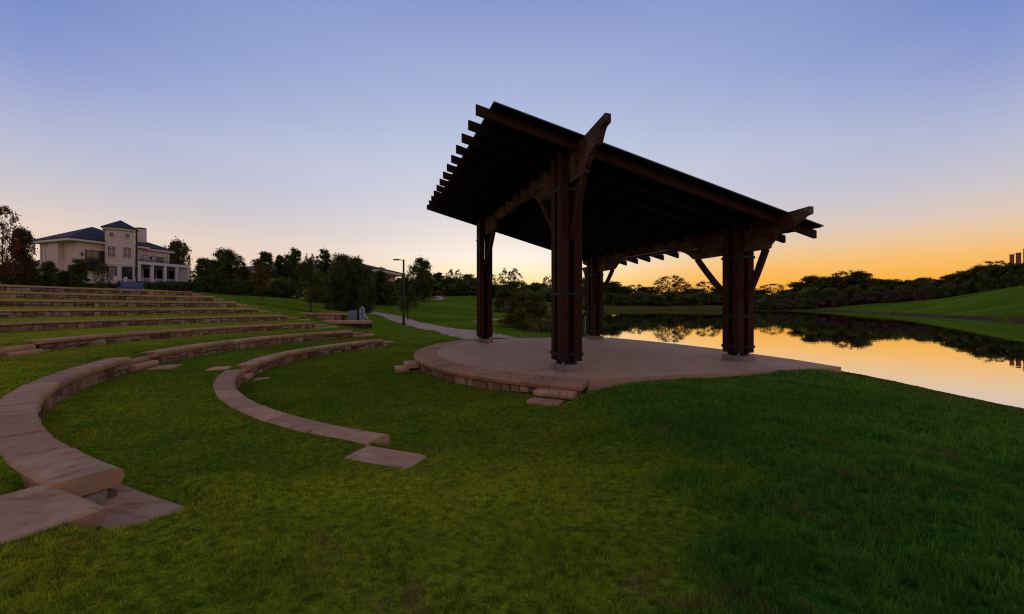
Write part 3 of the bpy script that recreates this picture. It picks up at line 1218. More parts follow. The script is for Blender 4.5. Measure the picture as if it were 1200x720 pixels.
M['rim'] = mat_flag('stage_rim_stone', (.44, .23, .115), (.35, .175, .085), (.49, .27, .14))
rm = [rim_mesh(700 + i) for i in range(3)]
for i in range(nrim):
    a = RAD(150) + hr * (2 * i + 1)
    link('rim_stone', rm[i % 3], st, (SX + (SR + .03) * cos(a), SY + (SR + .03) * sin(a), 0), a)
ring_core(st, SX, SY, SR - RIMW + .02, SR - .075, 150.2, 248.8, -.75, -.121)
ring_wall(st, SX, SY, SR - .075, 150.2, 248.8, -.56, -.124, random.Random(77), True, inward=False, wmax=.62)

# steps up to the stage (concentric with it)


def stage_step(parent, Ra, Rb, a0, a1, ztop, th, seed):
    a = RAD((a0 + a1) / 2)
    me = slab_mesh('step', Ra, Rb, RAD(a1 - a0) / 2, th, seed)
    # rough face outwards: mirror by turning the mesh round the slab's own middle
    mid = (Ra + Rb) / 2
    o = link('step', me, parent, (SX + (2 * mid - Ra) * cos(a), SY + (2 * mid - Ra) * sin(a), ztop), a + pi)
    return o


t = thing('stage_steps', 'two thick stone steps at the front corner of the stage', 'steps', (SX + 8 * cos(RAD(246)), SY + 8 * sin(RAD(246)), -.4), 'stone steps up to the stage')
stage_step(t, SR - .02, SR + .34, 242.0, 248.2, -.125, .11, 901)
stage_step(t, SR + .24, SR + .64, 242.0, 246.9, -.262, .10, 902)
t = thing('stage_steps', 'two small stone steps at the left edge of the stage', 'steps', (SX + 8 * cos(RAD(202)), SY + 8 * sin(RAD(202)), -.4), 'stone steps up to the stage')
stage_step(t, SR - .02, SR + .36, 198.5, 205.0, -.125, .125, 903)
stage_step(t, SR + .26, SR + .66, 198.9, 204.4, -.255, .15, 904)

# ------------------------------------------------------------------ pavilion
V3 = Vector((VA[0], VA[1], 0))
U3 = Vector((UA[0], UA[1], 0))
ZV = Vector((0, 0, 1))
RZ = atan2(VA[1], VA[0])
DECK0, SLOPE, TILT = 5.56, .257, .014
deck_z = lambda s, t_: DECK0 - SLOPE * t_ - TILT * s


def pv(s, t_, z=0.):
    p = PA + UA * s + VA * t_
    return (p[0], p[1], z)


pav = thing('timber_pavilion', 'dark timber pavilion with sloping slatted roof on four clustered posts', 'pavilion', pv(-L_AB / 2, L_AC / 2, 0))
POSTS = [(0, 0), (-L_AB, 0), (0, L_AC), (-L_AB, L_AC)]
TW, TG = .222, .152
tim = {}
for s, t_ in POSTS:
    zt = deck_z(s, t_) - .06
    x, y, _ = pv(s, t_)
    pe = bpy.data.objects.new('post', None)
    COL.objects.link(pe)
    pe.parent = pav
    w0 = WLOC[pav.name]
    pe.location = (x - w0[0], y - w0[1], 0 - w0[2])
    WLOC[pe.name] = (x, y, 0)
    MB().box((x, y, .07), (.64, .64, .16), RZ, .015).build('plinth', 'concrete', pe)
    key = round(zt, 2)
    for i in (-1, 1):
        for j in (-1, 1):
            q = PA + UA * s + VA * t_ + VA * i * (TW + TG) / 2 + UA * j * (TW + TG) / 2
            hh = zt - .24
            if (key,) not in tim:
                m = MB()
                m.box((0, 0, 0), (TW, TW, hh), 0, .012)
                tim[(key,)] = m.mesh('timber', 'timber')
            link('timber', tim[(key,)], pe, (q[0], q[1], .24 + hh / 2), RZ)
            MB().box((q[0], q[1], .20), (.05, .05, .12), RZ).build('standoff_foot', 'greybox', pe)
    MB().box((x, y, .26 + (zt - 2.1) / 2), (TG - .01, TG - .01, zt - 2.1), RZ).build('spacer', 'plank', pe)
    # dark core between the timbers at the foot
    MB().box((x, y, .20), (.34, .34, .10), RZ).build('foot_plate', 'steel', pe)
    for zb in (.42, (zt - .9) * .42, zt - .95):
        m = MB()
        W = TW * 2 + TG + .012
        for i in (-1, 1):
            for ax, ay in ((VA, UA), (UA, VA)):
                c = np.array([x, y]) + ax * i * (W / 2 + .004)
                ang = atan2(ay[1], ay[0])
                m.box((c[0], c[1], zb), (W + .03, .014, .075), ang)
        m.build('steel_band', 'steel', pe)
# beams
for t_, tip, nm in ((0, 1.96, 'A'), (L_AC, 2.16, 'C')):
    zt0 = DECK0 - SLOPE * t_ - .055
    tl = lambda s: -TILT * s
    kick = .17 if t_ == 0 else .09
    e = -L_AB
    top = [(tip, zt0 + kick), (.95, zt0 + .03), (.3, zt0), (e - .3, zt0 + tl(e)), (e - .9, zt0 + tl(e) - .02), (e - 1.15, zt0 + tl(e) - .06)]
    bot = [(e - 1.15, zt0 + tl(e) - .24), (e - .9, zt0 + tl(e) - .36), (e - .6, zt0 + tl(e) - .44), (e, zt0 + tl(e) - .46), (-4.2, zt0 - .40), (0, zt0 - .46), (1.22, zt0 - .46), (1.34, zt0 - .44), (1.63, zt0 - .33),
           (tip - .2, zt0 + kick - .27), (tip - .14, zt0 + kick - .21), (tip, zt0 + kick - .18)]
    MB().extrude_profile(top + bot, (*(PA + VA * t_), 0), U3, ZV, V3, .073).build('beam', 'beam', pav)
    if t_ > 0:
        q0 = PA + VA * (t_ - .10)
        a_, b_ = q0 + UA * -5.7, q0 + UA * -2.9
        MB().tube([(a_[0], a_[1], zt0 + tl(-5.7) - .36), (b_[0], b_[1], zt0 + tl(-2.9) - .36)], [.018, .018], 6).build('conduit', 'whitepipe', pav)
    # corbels under the beam at either post
    for s0, sg in ((0, 1), (e, -1)):
        zc = zt0 + tl(s0) - .464
        pr = [(-2.45, 0), (-2.2, -.04), (-1.95, -.17), (-1.8, -.30), (-1.7, -.35), (.98, -.35), (1.04, -.32), (1.05, -.25), (1.2, -.10), (1.26, 0)]
        if sg < 0:
            pr = [(-a, b) for a, b in pr][::-1]
        MB().extrude_profile([(s0 + a, zc + b) for a, b in pr], (*(PA + VA * t_), 0), U3, ZV, V3, .070).build('corbel', 'beam', pav)
        # knee braces
        for far_s, lo in ((.92, 1.38), (-1.62, 1.38)):
            a0 = .29 if far_s > 0 else -.29
            zb_ = zc - .35
            p0, p1 = (a0, zb_ - lo), (far_s, zb_ + .01)
            prof_o, prof_i = [], []
            for i in range(7):
                u = i / 6
                bow = .10 * sin(pi * u)
                x_ = p0[0] + (p1[0] - p0[0]) * u
                z_ = p0[1] + (p1[1] - p0[1]) * u
                nx_, nz_ = (p1[1] - p0[1]), -(p1[0] - p0[0])
                l_ = hypot(nx_, nz_)
                nx_, nz_ = nx_ / l_, nz_ / l_
                sg2 = 1 if far_s > 0 else -1
                bx, bz = x_ - sg2 * nx_ * bow * 0 + 0, z_ - bow * .6
                prof_o.append((bx + nx_ * .075, bz + nz_ * .075))
                prof_i.append((bx - nx_ * .075, bz - nz_ * .075))
            pr = prof_o + prof_i[::-1]
            pr = [(s0 + sg * a, b) for a, b in pr]
            MB().extrude_profile(pr, (*(PA + VA * t_), 0), U3, ZV, V3, .062).build('brace', 'timber', pav)
# rafters fan slightly: the near edge splays out towards the lake
T0, T1 = -2.5, 6.92
near = lambda t_: .52 + (1.42 - .52) * (t_ + 2.3) / 9.1
FARS = -9.25
NRAF = 13
for i in range(NRAF):
    w_ = i / (NRAF - 1)
    sA = near(T0) * (1 - w_) + FARS * w_
    sB = near(T1) * (1 - w_) + FARS * w_
    d = Vector(pv(sB, T1)) - Vector(pv(sA, T0))
    d.normalize()
    nrm = Vector((-d.y, d.x, 0))
    m = MB()
    vs = []
    for s, t_ in ((sA, T0), (sB, T1)):
        p = Vector(pv(s, t_))
        zt = deck_z(s, t_) - .045
        for o_, dz_ in ((-.045, 0), (.045, 0), (.045, -.215), (-.045, -.215)):
            vs.append(p + nrm * o_ + ZV * (zt + dz_))
    m.add(vs, [(0, 1, 5, 4), (1, 2, 6, 5), (2, 3, 7, 6), (3, 0, 4, 7), (0, 3, 2, 1), (4, 5, 6, 7)])
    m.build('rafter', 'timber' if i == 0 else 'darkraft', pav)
# planks of the deck and the metal sheet above it
TD0, TD1 = -2.16, 6.78
NPL = 40
for i in range(NPL):
    m = MB()
    vs = []
    for t_ in (TD0, TD1):
        for w_ in (i + .03, i + .97):
            w_ /= NPL
            s = (near(t_) + .28) * (1 - w_) + (FARS - .10) * w_
            for dz_ in (-.044, -.018):
                x, y, _ = pv(s, t_)
                vs.append((x, y, deck_z(s, t_) + dz_))
    # order: t0:(w0 lo,hi),(w1 lo,hi); t1: same
    m.add(vs, [(0, 2, 6, 4), (1, 5, 7, 3), (0, 4, 5, 1), (2, 3, 7, 6), (0, 1, 3, 2), (4, 6, 7, 5)])
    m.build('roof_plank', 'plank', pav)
m = MB()
vs = []
for t_ in (TD0 - .02, TD1 + .02):
    for s in (near(t_) + .32, FARS - .13):
        x, y, _ = pv(s, t_)
        for dz_ in (-.016, .012):
            vs.append((x, y, deck_z(s, t_) + dz_))
m.add(vs, [(0, 2, 6, 4), (1, 5, 7, 3), (0, 4, 5, 1), (2, 3, 7, 6), (0, 1, 3, 2), (4, 6, 7, 5)])
m.build('roof_sheet', 'roofmetal', pav)

# pipe beside the far right post
x, y = at(686.0, 20.55)
t = thing('standpipe', 'white capped standpipe beside the far right post of the pavilion', 'pipe', (x, y, 0.0))
MB().tube([(x, y, 0.0), (x, y, 1.05)], [.026, .026], 8).build('pipe', 'whitepipe', t)
MB().tube([(x, y, 1.05), (x, y, 1.13)], [.045, .04], 8).build('cap', 'whitepipe', t)
for z_ in (.22, .34, .46):
    MB().tube([(x, y, z_), (x, y, z_ + .05)], [.065, .065], 10).build('collar', 'greybox', t)
# ------------------------------------------------------------------ trees


def leaf_quads(C, size, q, flat=.35, droop=0.0):
    n = len(C)
    a = q.normal(size=(n, 3))
    a /= np.linalg.norm(a, axis=1, keepdims=True)
    b = q.normal(size=(n, 3))
    b -= (a * b).sum(1, keepdims=True) * a
    b /= np.linalg.norm(b, axis=1, keepdims=True)
    if droop:
        a[:, 2] -= droop
        a /= np.linalg.norm(a, axis=1, keepdims=True)
    s = size * q.uniform(.6, 1.3, (n, 1))
    V = np.stack([C - a * s, C + b * s * .42, C + a * s, C - b * s * .42], 1).reshape(-1, 3)
    F = np.arange(4 * n).reshape(-1, 4)
    return V, F


def make_tree(seed, kind):
    """unit-height tree: returns (trunk mesh, crown mesh); crown half width about .5 * wid"""
    q = np.random.default_rng(seed)
    p = dict(
        broad=dict(base=.07, wid=.78, n=120, leaves=9600, ls=.0225, cr=.100, gap=.0),
        tall=dict(base=.06, wid=.55, n=110, leaves=9000, ls=.020, cr=.080, gap=0),
        narrow=dict(base=.06, wid=.38, n=80, leaves=6500, ls=.018, cr=.065, gap=0),
        lacy=dict(base=.12, wid=.85, n=120, leaves=6000, ls=.017, cr=.075, gap=1),
        dense=dict(base=.0, wid=.62, n=110, leaves=10000, ls=.023, cr=.11, gap=0),
        shrub=dict(base=.0, wid=1.5, n=50, leaves=5600, ls=.055, cr=.25, gap=0),
        willow=dict(base=.0, wid=1.25, n=120, leaves=14000, ls=.026, cr=.14, gap=0),
        young=dict(base=.20, wid=.68, n=40, leaves=7000, ls=.0155, cr=.10, gap=0),
        conifer=dict(base=.02, wid=.50, n=60, leaves=7000, ls=.019, cr=.09, gap=0),
    )[kind]
    cs = []
    for i in range(p['n']):
        u = (i + q.random()) / p['n']
        z = p['base'] + (1 - p['base']) * (u * .93 + .04)
        h = (z - p['base']) / (1 - p['base'])
        if kind == 'conifer':
            prof = (1 - h) ** .7 * .95 + .06
        elif kind in ('shrub', 'dense', 'willow'):
            prof = math.sqrt(max(0.02, 1 - (max(0, h - .15) / .9) ** 2))
        else:
            prof = math.sqrt(max(.03, 1 - ((h - .42) / .62) ** 2))
        rr = p['wid'] / 2 * prof * math.sqrt(q.uniform(.12, 1.0)) * q.uniform(.8, 1.12)
        a = q.uniform(0, 2 * pi)
        cs.append((rr * cos(a), rr * sin(a), z * q.uniform(.95, 1.0), p['cr'] * q.uniform(.6, 1.25) * (1 - .45 * max(0, h - .5))))
    cs = np.array(cs)
    per = p['leaves'] // p['n']
    C = []
    tone = []
    for x, y, z, r in cs:
        d = q.normal(size=(per, 3))
        d /= np.linalg.norm(d, axis=1, keepdims=True)
        rad_ = r * np.abs(q.normal(.62, .36, (per, 1)))
        pts = np.array([x, y, z]) + d * rad_ * np.array([1, 1, .78])
        C.append(pts)
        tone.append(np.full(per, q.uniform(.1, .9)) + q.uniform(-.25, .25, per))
    if not p['gap']:
        # leaves through the inner volume close the crown
        nin = p['leaves'] // 2
        k_ = q.integers(len(cs), size=nin)
        pin = cs[k_, :3] * np.stack([q.uniform(.1, .9, nin), np.ones(nin), np.ones(nin)], -1)
        f_ = q.uniform(.1, .95, (nin, 1))
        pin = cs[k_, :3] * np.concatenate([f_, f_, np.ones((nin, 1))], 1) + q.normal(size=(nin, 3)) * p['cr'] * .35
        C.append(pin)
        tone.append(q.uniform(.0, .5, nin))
    C = np.concatenate(C)
    tone = np.clip(np.concatenate(tone), 0, 1)
    C[:, 2] = np.clip(C[:, 2], .01, None)
    C[:, 2] /= np.percentile(C[:, 2], 99.6)
    V_, F_ = leaf_quads(C, p['ls'], q, droop=.9 if kind == 'willow' else 0)
    # trunk and limbs
    m = MB()
    tr = {'shrub': .012, 'willow': .012, 'dense': .022}.get(kind, .020)
    if kind in ('shrub', 'willow'):
        for i in range(9):
            a = q.uniform(0, 2 * pi)
            k = q.integers(len(cs))
            e = cs[k, :3]
            m.tube([(.03 * cos(a), .03 * sin(a), -.02), (e[0] * .4 + .02 * cos(a), e[1] * .4, e[2] * .5), tuple(e)], [tr, tr * .7, tr * .25], 5)
    else:
        ztop = .82
        bend = q.uniform(-.03, .03, 2)
        tp = [(bend[0] * t_ * t_, bend[1] * t_, -.02 + (ztop + .02) * t_) for t_ in (0, .06, .3, .6, 1)]
        m.tube(tp, [tr * 1.6, tr * 1.1, tr * .9, tr * .55, tr * .18], 7)
        for k in q.permutation(len(cs))[:22]:
            e = cs[k, :3]
            z0 = max(p['base'] * .8 + .02, e[2] - q.uniform(.08, .22) - .4 * hypot(e[0], e[1]))
            z0 = min(z0, ztop * .95)
            tz = (z0 + .02) / (ztop + .02)
            b0 = np.array([bend[0] * tz * tz, bend[1] * tz, z0])
            mid = b0 * .5 + e * .5 + np.array([0, 0, -.02])
            r_ = tr * (.5 - .3 * tz)
            m.tube([tuple(b0), tuple(mid), tuple(e)], [r_, r_ * .65, r_ * .2], 5, caps=False)
    return m, V_, F_, tone


TREES = {}
_tc = {}


def tree_mesh(kind, var, leafmat):
    key = (kind, var, leafmat)
    if key not in TREES:
        if (kind, var) not in _tc:
            _tc[(kind, var)] = make_tree(500 + var * 17 + sum(map(ord, kind)), kind)
        m, V_, F_, tone = _tc[(kind, var)]
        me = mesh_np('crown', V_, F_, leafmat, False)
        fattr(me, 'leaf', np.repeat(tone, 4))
        TREES[key] = (m.mesh('trunk', 'bark', smooth=True), me)
    return TREES[key]


def plant(name, label, cat, x, y, h, w, kind='broad', leaf='lf_dark', var=0, group=None, z=None, rz=None, trunk='trunk'):
    WID = dict(broad=.78, tall=.55, narrow=.38, lacy=.85, dense=.62, shrub=1.5, willow=1.25, young=.68, conifer=.5)[kind]
    z = gz(x, y) if z is None else z
    t = thing(name, label, cat, (x, y, z - .03), group)
    rz = rnd.uniform(0, 6.28) if rz is None else rz
    sx = w / (WID + .12)
    tm, cm = tree_mesh(kind, var, leaf)
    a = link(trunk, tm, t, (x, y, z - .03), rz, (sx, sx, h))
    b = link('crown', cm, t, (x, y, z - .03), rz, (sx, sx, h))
    return t


def ptree(px, ytop, wpx, D, label, kind='broad', leaf='lf_dark', var=0, group=None, name='tree', cat='tree', z=None, hmin=1.0):
    x, y = at(px, D)
    z = gz(x, y) if z is None else z
    ztop = EYE + (360 - ytop) / F_PX * D
    # a crown seen off axis is stretched sideways by the wide lens
    st_ = math.sqrt(1 + ((px - 600) / F_PX) ** 2)
    h = max(hmin, ztop - z)
    return plant(name, label, cat, x, y, h, wpx / F_PX * D / st_, kind, leaf, var, group, z)


G_BACK = 'trees in front of the pale building behind the terraces'
ptree(2, 242, 66, 33, 'tall reddish autumn tree cut off by the left edge of the photo', 'lacy', 'lf_red', 0, z=3.1)
ptree(24, 268, 46, 37, 'lower dark tree against the left side of the house', 'broad', 'lf_rust', 1, z=3.0)
ptree(92, 304, 34, 43, 'small dark spreading tree before the left wing of the house', 'broad', 'lf_dark', 2, z=3.0)
ptree(119, 309, 26, 42, 'small thin brownish tree before the house balcony', 'lacy', 'lf_olive', 0, z=3.0)
ptree(207, 283, 44, 70, 'full dark tree against the right end of the porch', 'broad', 'lf_dark', 1, z=3.1)
ptree(239, 303, 30, 60, 'low black-green tree between the porch tree and the pale-trunked tree', 'broad', 'lf_dark', 0, group=G_BACK)
ptree(266, 293, 50, 56, 'bushy mid-green tree with pale trunk left of the hidden building', 'broad', 'lf_mid', 2, group=G_BACK)
ptree(309, 296, 34, 66, 'dark tree right behind the small lone tree on the slope', 'tall', 'lf_dark', 0, group=G_BACK)
ptree(328, 300, 26, 70, 'dark tree beside the roof edge of the hidden building, left of its tallest tree', 'tall', 'lf_dark', 1, group=G_BACK)
ptree(345, 292, 32, 68, 'tallest pointed tree above the roof of the hidden building', 'tall', 'lf_dark', 2, group=G_BACK)
ptree(363, 298, 24, 66, 'thin-topped tree directly above the middle lawn tree', 'lacy', 'lf_mid', 1, group=G_BACK)
ptree(380, 293, 26, 69, 'narrow upright tree between the middle lawn tree and the evergreens', 'narrow', 'lf_dark', 0, group=G_BACK)
ptree(402, 299, 44, 58, 'broad dark tree rising behind the evergreens', 'broad', 'lf_dark', 2, group=G_BACK)
ptree(288, 316, 32, 58, 'bushy dark tree filling the gap left of the small lone tree', 'broad', 'lf_dark', 1, group=G_BACK)
ptree(252, 306, 30, 62, 'thin-topped dark tree just left of the pale-trunked tree', 'tall', 'lf_mid', 1, group=G_BACK)
ptree(422, 311, 34, 56, 'dark tree under the visible roof eave, behind the evergreens', 'tall', 'lf_dark', 0, group=G_BACK)
ptree(446, 318, 32, 62, 'dark tree hiding the wall below the visible roof eave', 'broad', 'lf_dark', 1, group=G_BACK)
GBS = 'dark bushes at the foot of the trees before the hidden building'
for px_, yt_, w_, D_, l_ in [(240, 324, 40, 56, 'dark bush at the right end of the house hedge'), (272, 328, 40, 54, 'dark bush under the pale-trunked tree'), (300, 327, 40, 56, 'dark bush behind the small lone tree'),
                             (332, 326, 40, 58, 'dark bush between the small lone tree and the round lawn tree'), (380, 326, 40, 56, 'dark bush left of the evergreens'), (452, 330, 40, 64, 'dark bush behind the near lamp post, left side')]:
    ptree(px_, yt_, w_, D_, l_, 'shrub', 'lf_dark', int(px_) % 3, GBS, 'bush', 'bush')
G_EV = 'dense dark evergreens beyond the low stone wall'
ptree(396, 312, 34, 47, 'dense dark evergreen, leftmost of the clump beyond the low wall', 'dense', 'lf_dark', 0, group=G_EV)
ptree(416, 303, 36, 49, 'dense dark evergreen, tallest of the clump beyond the low wall', 'dense', 'lf_dark', 1, group=G_EV)
ptree(431, 314, 24, 46, 'dense dark evergreen, rightmost of the clump, ending in a straight side', 'dense', 'lf_dark', 2, group=G_EV)
ptree(307, 311, 32, 45, 'small lone olive-green tree high on the grass slope', 'young', 'lf_olive', 0)
ptree(364, 304, 46, 33.5, 'round green tree on the slope behind the low stone wall', 'young', 'lf_mid', 1)
ptree(478, 321, 30, 42, 'slender young tree right behind the near lamp post', 'young', 'lf_mid', 2)
G_MID = 'trees along the far side of the lawn'
ptree(494, 304, 34, 74, 'round dark tree just right of the near lamp post', 'broad', 'lf_dark', 0, group=G_MID)
for i, (px, yt, w, D, kd, lf, lb) in enumerate([
    (446, 314, 22, 86, 'tall', 'lf_dark', 'dark tree left of the near lamp post, next to the hidden roof'),
    (460, 318, 22, 92, 'lacy', 'lf_rust', 'thin rusty tree touching the near lamp post on its left'),
    (472, 326, 26, 96, 'broad', 'lf_dark', 'low dark tree behind the young lamp post tree'),
    (514, 320, 26, 98, 'tall', 'lf_dark', 'dark tree second right of the near lamp post'),
    (532, 316, 30, 105, 'lacy', 'lf_rust', 'backlit rusty tree midway between lamp post and far left pavilion post'),
    (550, 322, 26, 108, 'broad', 'lf_dark', 'low dark tree left of the far left pavilion post'),
    (573, 322, 28, 112, 'lacy', 'lf_rust', 'rusty tree showing past the far left pavilion post'),
    (598, 315, 40, 104, 'lacy', 'lf_rust', 'wide lacy backlit tree right of the far left pavilion post'),
    (600, 330, 46, 92, 'broad', 'lf_dark', 'round dark tree under the wide lacy backlit tree'),
    (632, 332, 34, 112, 'broad', 'lf_dark', 'dark tree behind the willow bush, left of the front post'),
    (641, 324, 18, 118, 'lacy', 'lf_rust', 'small thin backlit tree just left of the front post'),
    (662, 330, 30, 140, 'broad', 'lf_dark', 'dark tree behind the front pavilion post'),
    (688, 325, 26, 170, 'broad', 'lf_dark', 'dark round tree between the front post and the far right post'),
]):
    ptree(px, yt, w, D, lb, kd, lf, i % 3, group=G_MID)
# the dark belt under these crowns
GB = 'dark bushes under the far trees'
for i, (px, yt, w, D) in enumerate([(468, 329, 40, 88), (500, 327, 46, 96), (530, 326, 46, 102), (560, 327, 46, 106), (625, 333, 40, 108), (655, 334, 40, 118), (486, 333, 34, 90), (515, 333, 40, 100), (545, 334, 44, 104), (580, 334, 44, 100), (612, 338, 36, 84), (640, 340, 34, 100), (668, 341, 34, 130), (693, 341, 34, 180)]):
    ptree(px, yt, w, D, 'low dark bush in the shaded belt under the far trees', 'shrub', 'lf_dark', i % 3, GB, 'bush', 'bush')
ptree(592, 338, 30, 62, 'dark rounded bush left of the willow bush by the path', 'dense', 'lf_dark', 1, name='bush', cat='bush')
ptree(617, 342, 72, 34.5, 'large feathery olive willow bush at the tip of the lake', 'willow', 'lf_olive', 0, name='willow_bush', cat='bush')

# far shore behind the pavilion
G_FAR = 'trees of the far lake shore'
far_list = [
    (655, 334, 30, 262, 'broad', 'lf_dark'), (676, 333, 28, 268, 'broad', 'lf_dark'), (700, 330, 30, 272, 'tall', 'lf_dark'), (714, 327, 34, 270, 'broad', 'lf_mid'), (729, 332, 26, 275, 'broad', 'lf_dark'),
    (744, 330, 26, 270, 'lacy', 'lf_rust'), (757, 333, 26, 276, 'broad', 'lf_dark'), (771, 331, 26, 272, 'lacy', 'lf_dark'), (785, 320, 34, 278, 'lacy', 'lf_rust'), (799, 327, 26, 280, 'lacy', 'lf_rust'),
    (812, 335, 28, 276, 'broad', 'lf_dark'), (829, 326, 28, 276, 'lacy', 'lf_rust'), (846, 334, 30, 278, 'broad', 'lf_dark'), (868, 333, 32, 275, 'broad', 'lf_dark'), (888, 336, 28, 270, 'broad', 'lf_dark'), (905, 329, 30, 265, 'lacy', 'lf_rust')]
for i, (px, yt, w, D, kd, lf) in enumerate(far_list):
    lb = {8: 'tall lacy backlit tree highest of the far shore, seen under the roof', 11: 'lacy tree just left of the right-hand post on the far shore',
          15: 'lacy rusty tree on the far shore right of the right-hand post', 3: 'rounded green tree right of the far right post, on the far shore',
          5: 'thin rusty tree second right of the far right post, on the far shore', 9: 'thin backlit tree right next to the highest lacy tree of the far shore'}.get(i)
    ptree(px, yt + 4, w * 1.5, D * 1.4, lb or 'dark tree of the unbroken tree line on the far lake shore', kd, lf, i % 3, G_FAR)
for i, (px, yt, w, D) in enumerate([(708, 343, 34, 262), (728, 346, 30, 258), (748, 343, 34, 262), (768, 346, 34, 258), (786, 342, 34, 262), (806, 345, 36, 260), (826, 343, 34, 262), (846, 345, 32, 258), (866, 345, 36, 255), (886, 346, 34, 252), (905, 345, 34, 250)]):
    ptree(px, yt, w, D, 'low green bush along the foot of the far shore tree line', 'shrub', 'lf_mid' if i % 2 else 'lf_dark', i % 3, 'bushes along the far lake shore', 'bush', 'bush')
# right hand shore and hill
G_R = 'trees along the right shore and hill'
rl = [(922, 337, 26, 232, 'broad'), (936, 328, 28, 226, 'broad'), (952, 321, 30, 220, 'broad'), (968, 322, 32, 214, 'broad'), (988, 315, 38, 208, 'lacy'), (990, 322, 44, 212, 'broad'), (1006, 316, 36, 204, 'broad'), (1022, 324, 34, 200, 'broad'),
      (1042, 325, 34, 196, 'broad'), (1062, 326, 34, 190, 'broad'), (1080, 323, 32, 186, 'broad'), (1098, 325, 34, 182, 'tall'), (1116, 319, 34, 178, 'broad'), (1132, 315, 34, 172, 'broad'), (1150, 309, 36, 166, 'broad'),
      (1166, 303, 40, 162, 'lacy'), (1168, 308, 40, 160, 'broad'), (1186, 307, 34, 156, 'broad'), (1204, 306, 40, 152, 'broad'), (1228, 306, 50, 148, 'broad'), (1262, 304, 50, 144, 'broad')]
for i, (px, yt, w, D, kd) in enumerate(rl):
    lb = {1: 'dark tree at the left end of the right-hand grove', 4: 'lacy treetop crowning the big shore grove on the right', 6: 'big dark tree in the middle of the right-hand shore grove',
          15: 'feathery treetop left of the brick tower', 17: 'dark tree at the foot of the brick tower'}.get(i)
    ptree(px, yt + 3, w * 1.4, D * (1.45 if px < 1090 else 1.0), lb or 'dark tree of the unbroken tree line on the right-hand hill', kd, 'lf_rust' if kd == 'lacy' else 'lf_dark', i % 3, G_R)
for i, (px, yt, w, D) in enumerate([(915, 346, 30, 226), (930, 343, 30, 220), (950, 338, 34, 206), (972, 338, 34, 200), (1000, 336, 36, 198), (1030, 336, 36, 192), (1060, 335, 36, 184), (1088, 335, 36, 178), (1112, 333, 34, 172), (1136, 330, 36, 166), (1160, 326, 36, 158), (1184, 323, 36, 152), (1210, 322, 40, 146)]):
    ptree(px, yt, w, D, 'dark undergrowth bush under the right-hand tree line', 'shrub', 'lf_dark', i % 3, 'undergrowth under the right-hand tree line', 'bush', 'bush')
for i, (px, yt, w, D) in enumerate([(913, 351, 30, 213), (926, 351, 28, 207), (940, 350, 28, 203), (955, 350, 28, 199), (970, 349, 28, 197), (986, 347, 28, 196), (1008, 344, 28, 190), (1026, 342, 28, 186), (1044, 341, 26, 182), (1062, 340, 26, 176), (1080, 339, 24, 172)]):
    ptree(px, yt, w, D, 'dry purplish scrub at the water side of the right-hand grove', 'shrub', 'lf_scrub', i % 3, 'dry scrub at the edge of the right-hand grove', 'scrub_bush', 'bush')

for i, (px, D) in enumerate([(872, 226), (884, 222), (897, 217), (909, 213), (921, 209), (933, 204), (945, 199)]):
    ptree(px, 350 + (i % 2) * 2, 26, D, 'dark reedy bush right at the waterline between the right-hand post and the grass hill', 'shrub', 'lf_dark' if i % 3 else 'lf_mid', i % 3, 'bushes at the waterline left of the hill', 'bush', 'bush')

# ------------------------------------------------------------------ lamp posts


def lamp(px, D, ytop, arm, label, z=None):
    x, y = at(px, D)
    z = gz(x, y) if z is None else z
    h = EYE + (360 - ytop) / F_PX * D - z
    t = thing('street_lamp', label, 'lamp post', (x, y, z - .02), 'lamp posts')
    MB().tube([(x, y, z - .02), (x, y, z + .18), (x, y, z + .22)], [.17, .17, .10], 10).build('base', 'black', t)
    MB().tube([(x, y, z + .2), (x, y, z + h * .5), (x, y, z + h)], [.10, .085, .075], 10).build('pole', 'black', t)
    MB().box((x + arm * .28, y, z + h - .03), (.56, .05, .06)).build('arm', 'black', t)
    hd = MB().box((x + arm * .62, y, z + h), (.52, .28, .09), 0, .02).build('lamp_head', 'black', t)
    MB().box((x + arm * .64, y, z + h - .052), (.36, .2, .02)).build('lens', 'glass', hd)
    return t


lamp(473, 35.0, 304.5, -1, 'tall black lamp post beside the path, in front of the young tree')
lamp(160, 41, 268, 1, 'tall black lamp post rising before the house tower', 3.0)

# ------------------------------------------------------------------ low wall, landing and utilities beyond the row ends


def straight_wall(label, p0, p1, z0, z1, th, q, cat='wall', single=False):
    p0, p1 = np.array(p0), np.array(p1)
    d = (p1 - p0)
    Ln = np.hypot(*d)
    d = d / Ln
    n = np.array([d[1], -d[0]])
    if n[1] > 0:
        n = -n
    c = (p0 + p1) / 2 - n * th / 2
    t = thing('stone_wall', label, cat, (c[0], c[1], z0))
    rz = atan2(d[1], d[0])
    MB().box((c[0], c[1], (z0 + z1) / 2 - .1), (Ln - .02, th, z1 - z0 + .1), rz).build('wall_core', 'mortar', t)
    MB().box((c[0] + n[0] * .03, c[1] + n[1] * .03, z1 + .0), (Ln + .06, th + .16, .13), rz, .02).build('coping', 'flag', t)
    for s, h, w, hh in stone_cells(Ln, z1 - z0 - .07, q, .2, .5):
        p = p0 + d * s - n * .03
        a = atan2(n[1], n[0]) - pi / 2
        link('wall_stone', STONES[q.randrange(12)][2], t, (p[0], p[1], z0 + h), a, (max(.03, w - .014), .075, max(.03, hh - .014)))
    return t


x0, y0 = at(351, 30.5)
x1, y1 = at(399.5, 28.6)
straight_wall('short straight rubble wall standing alone below the round tree', (x0, y0), (x1, y1), gz(x1, y1) - .15, EYE + (360 - 368.2) / F_PX * 28.6, .45, random.Random(5))
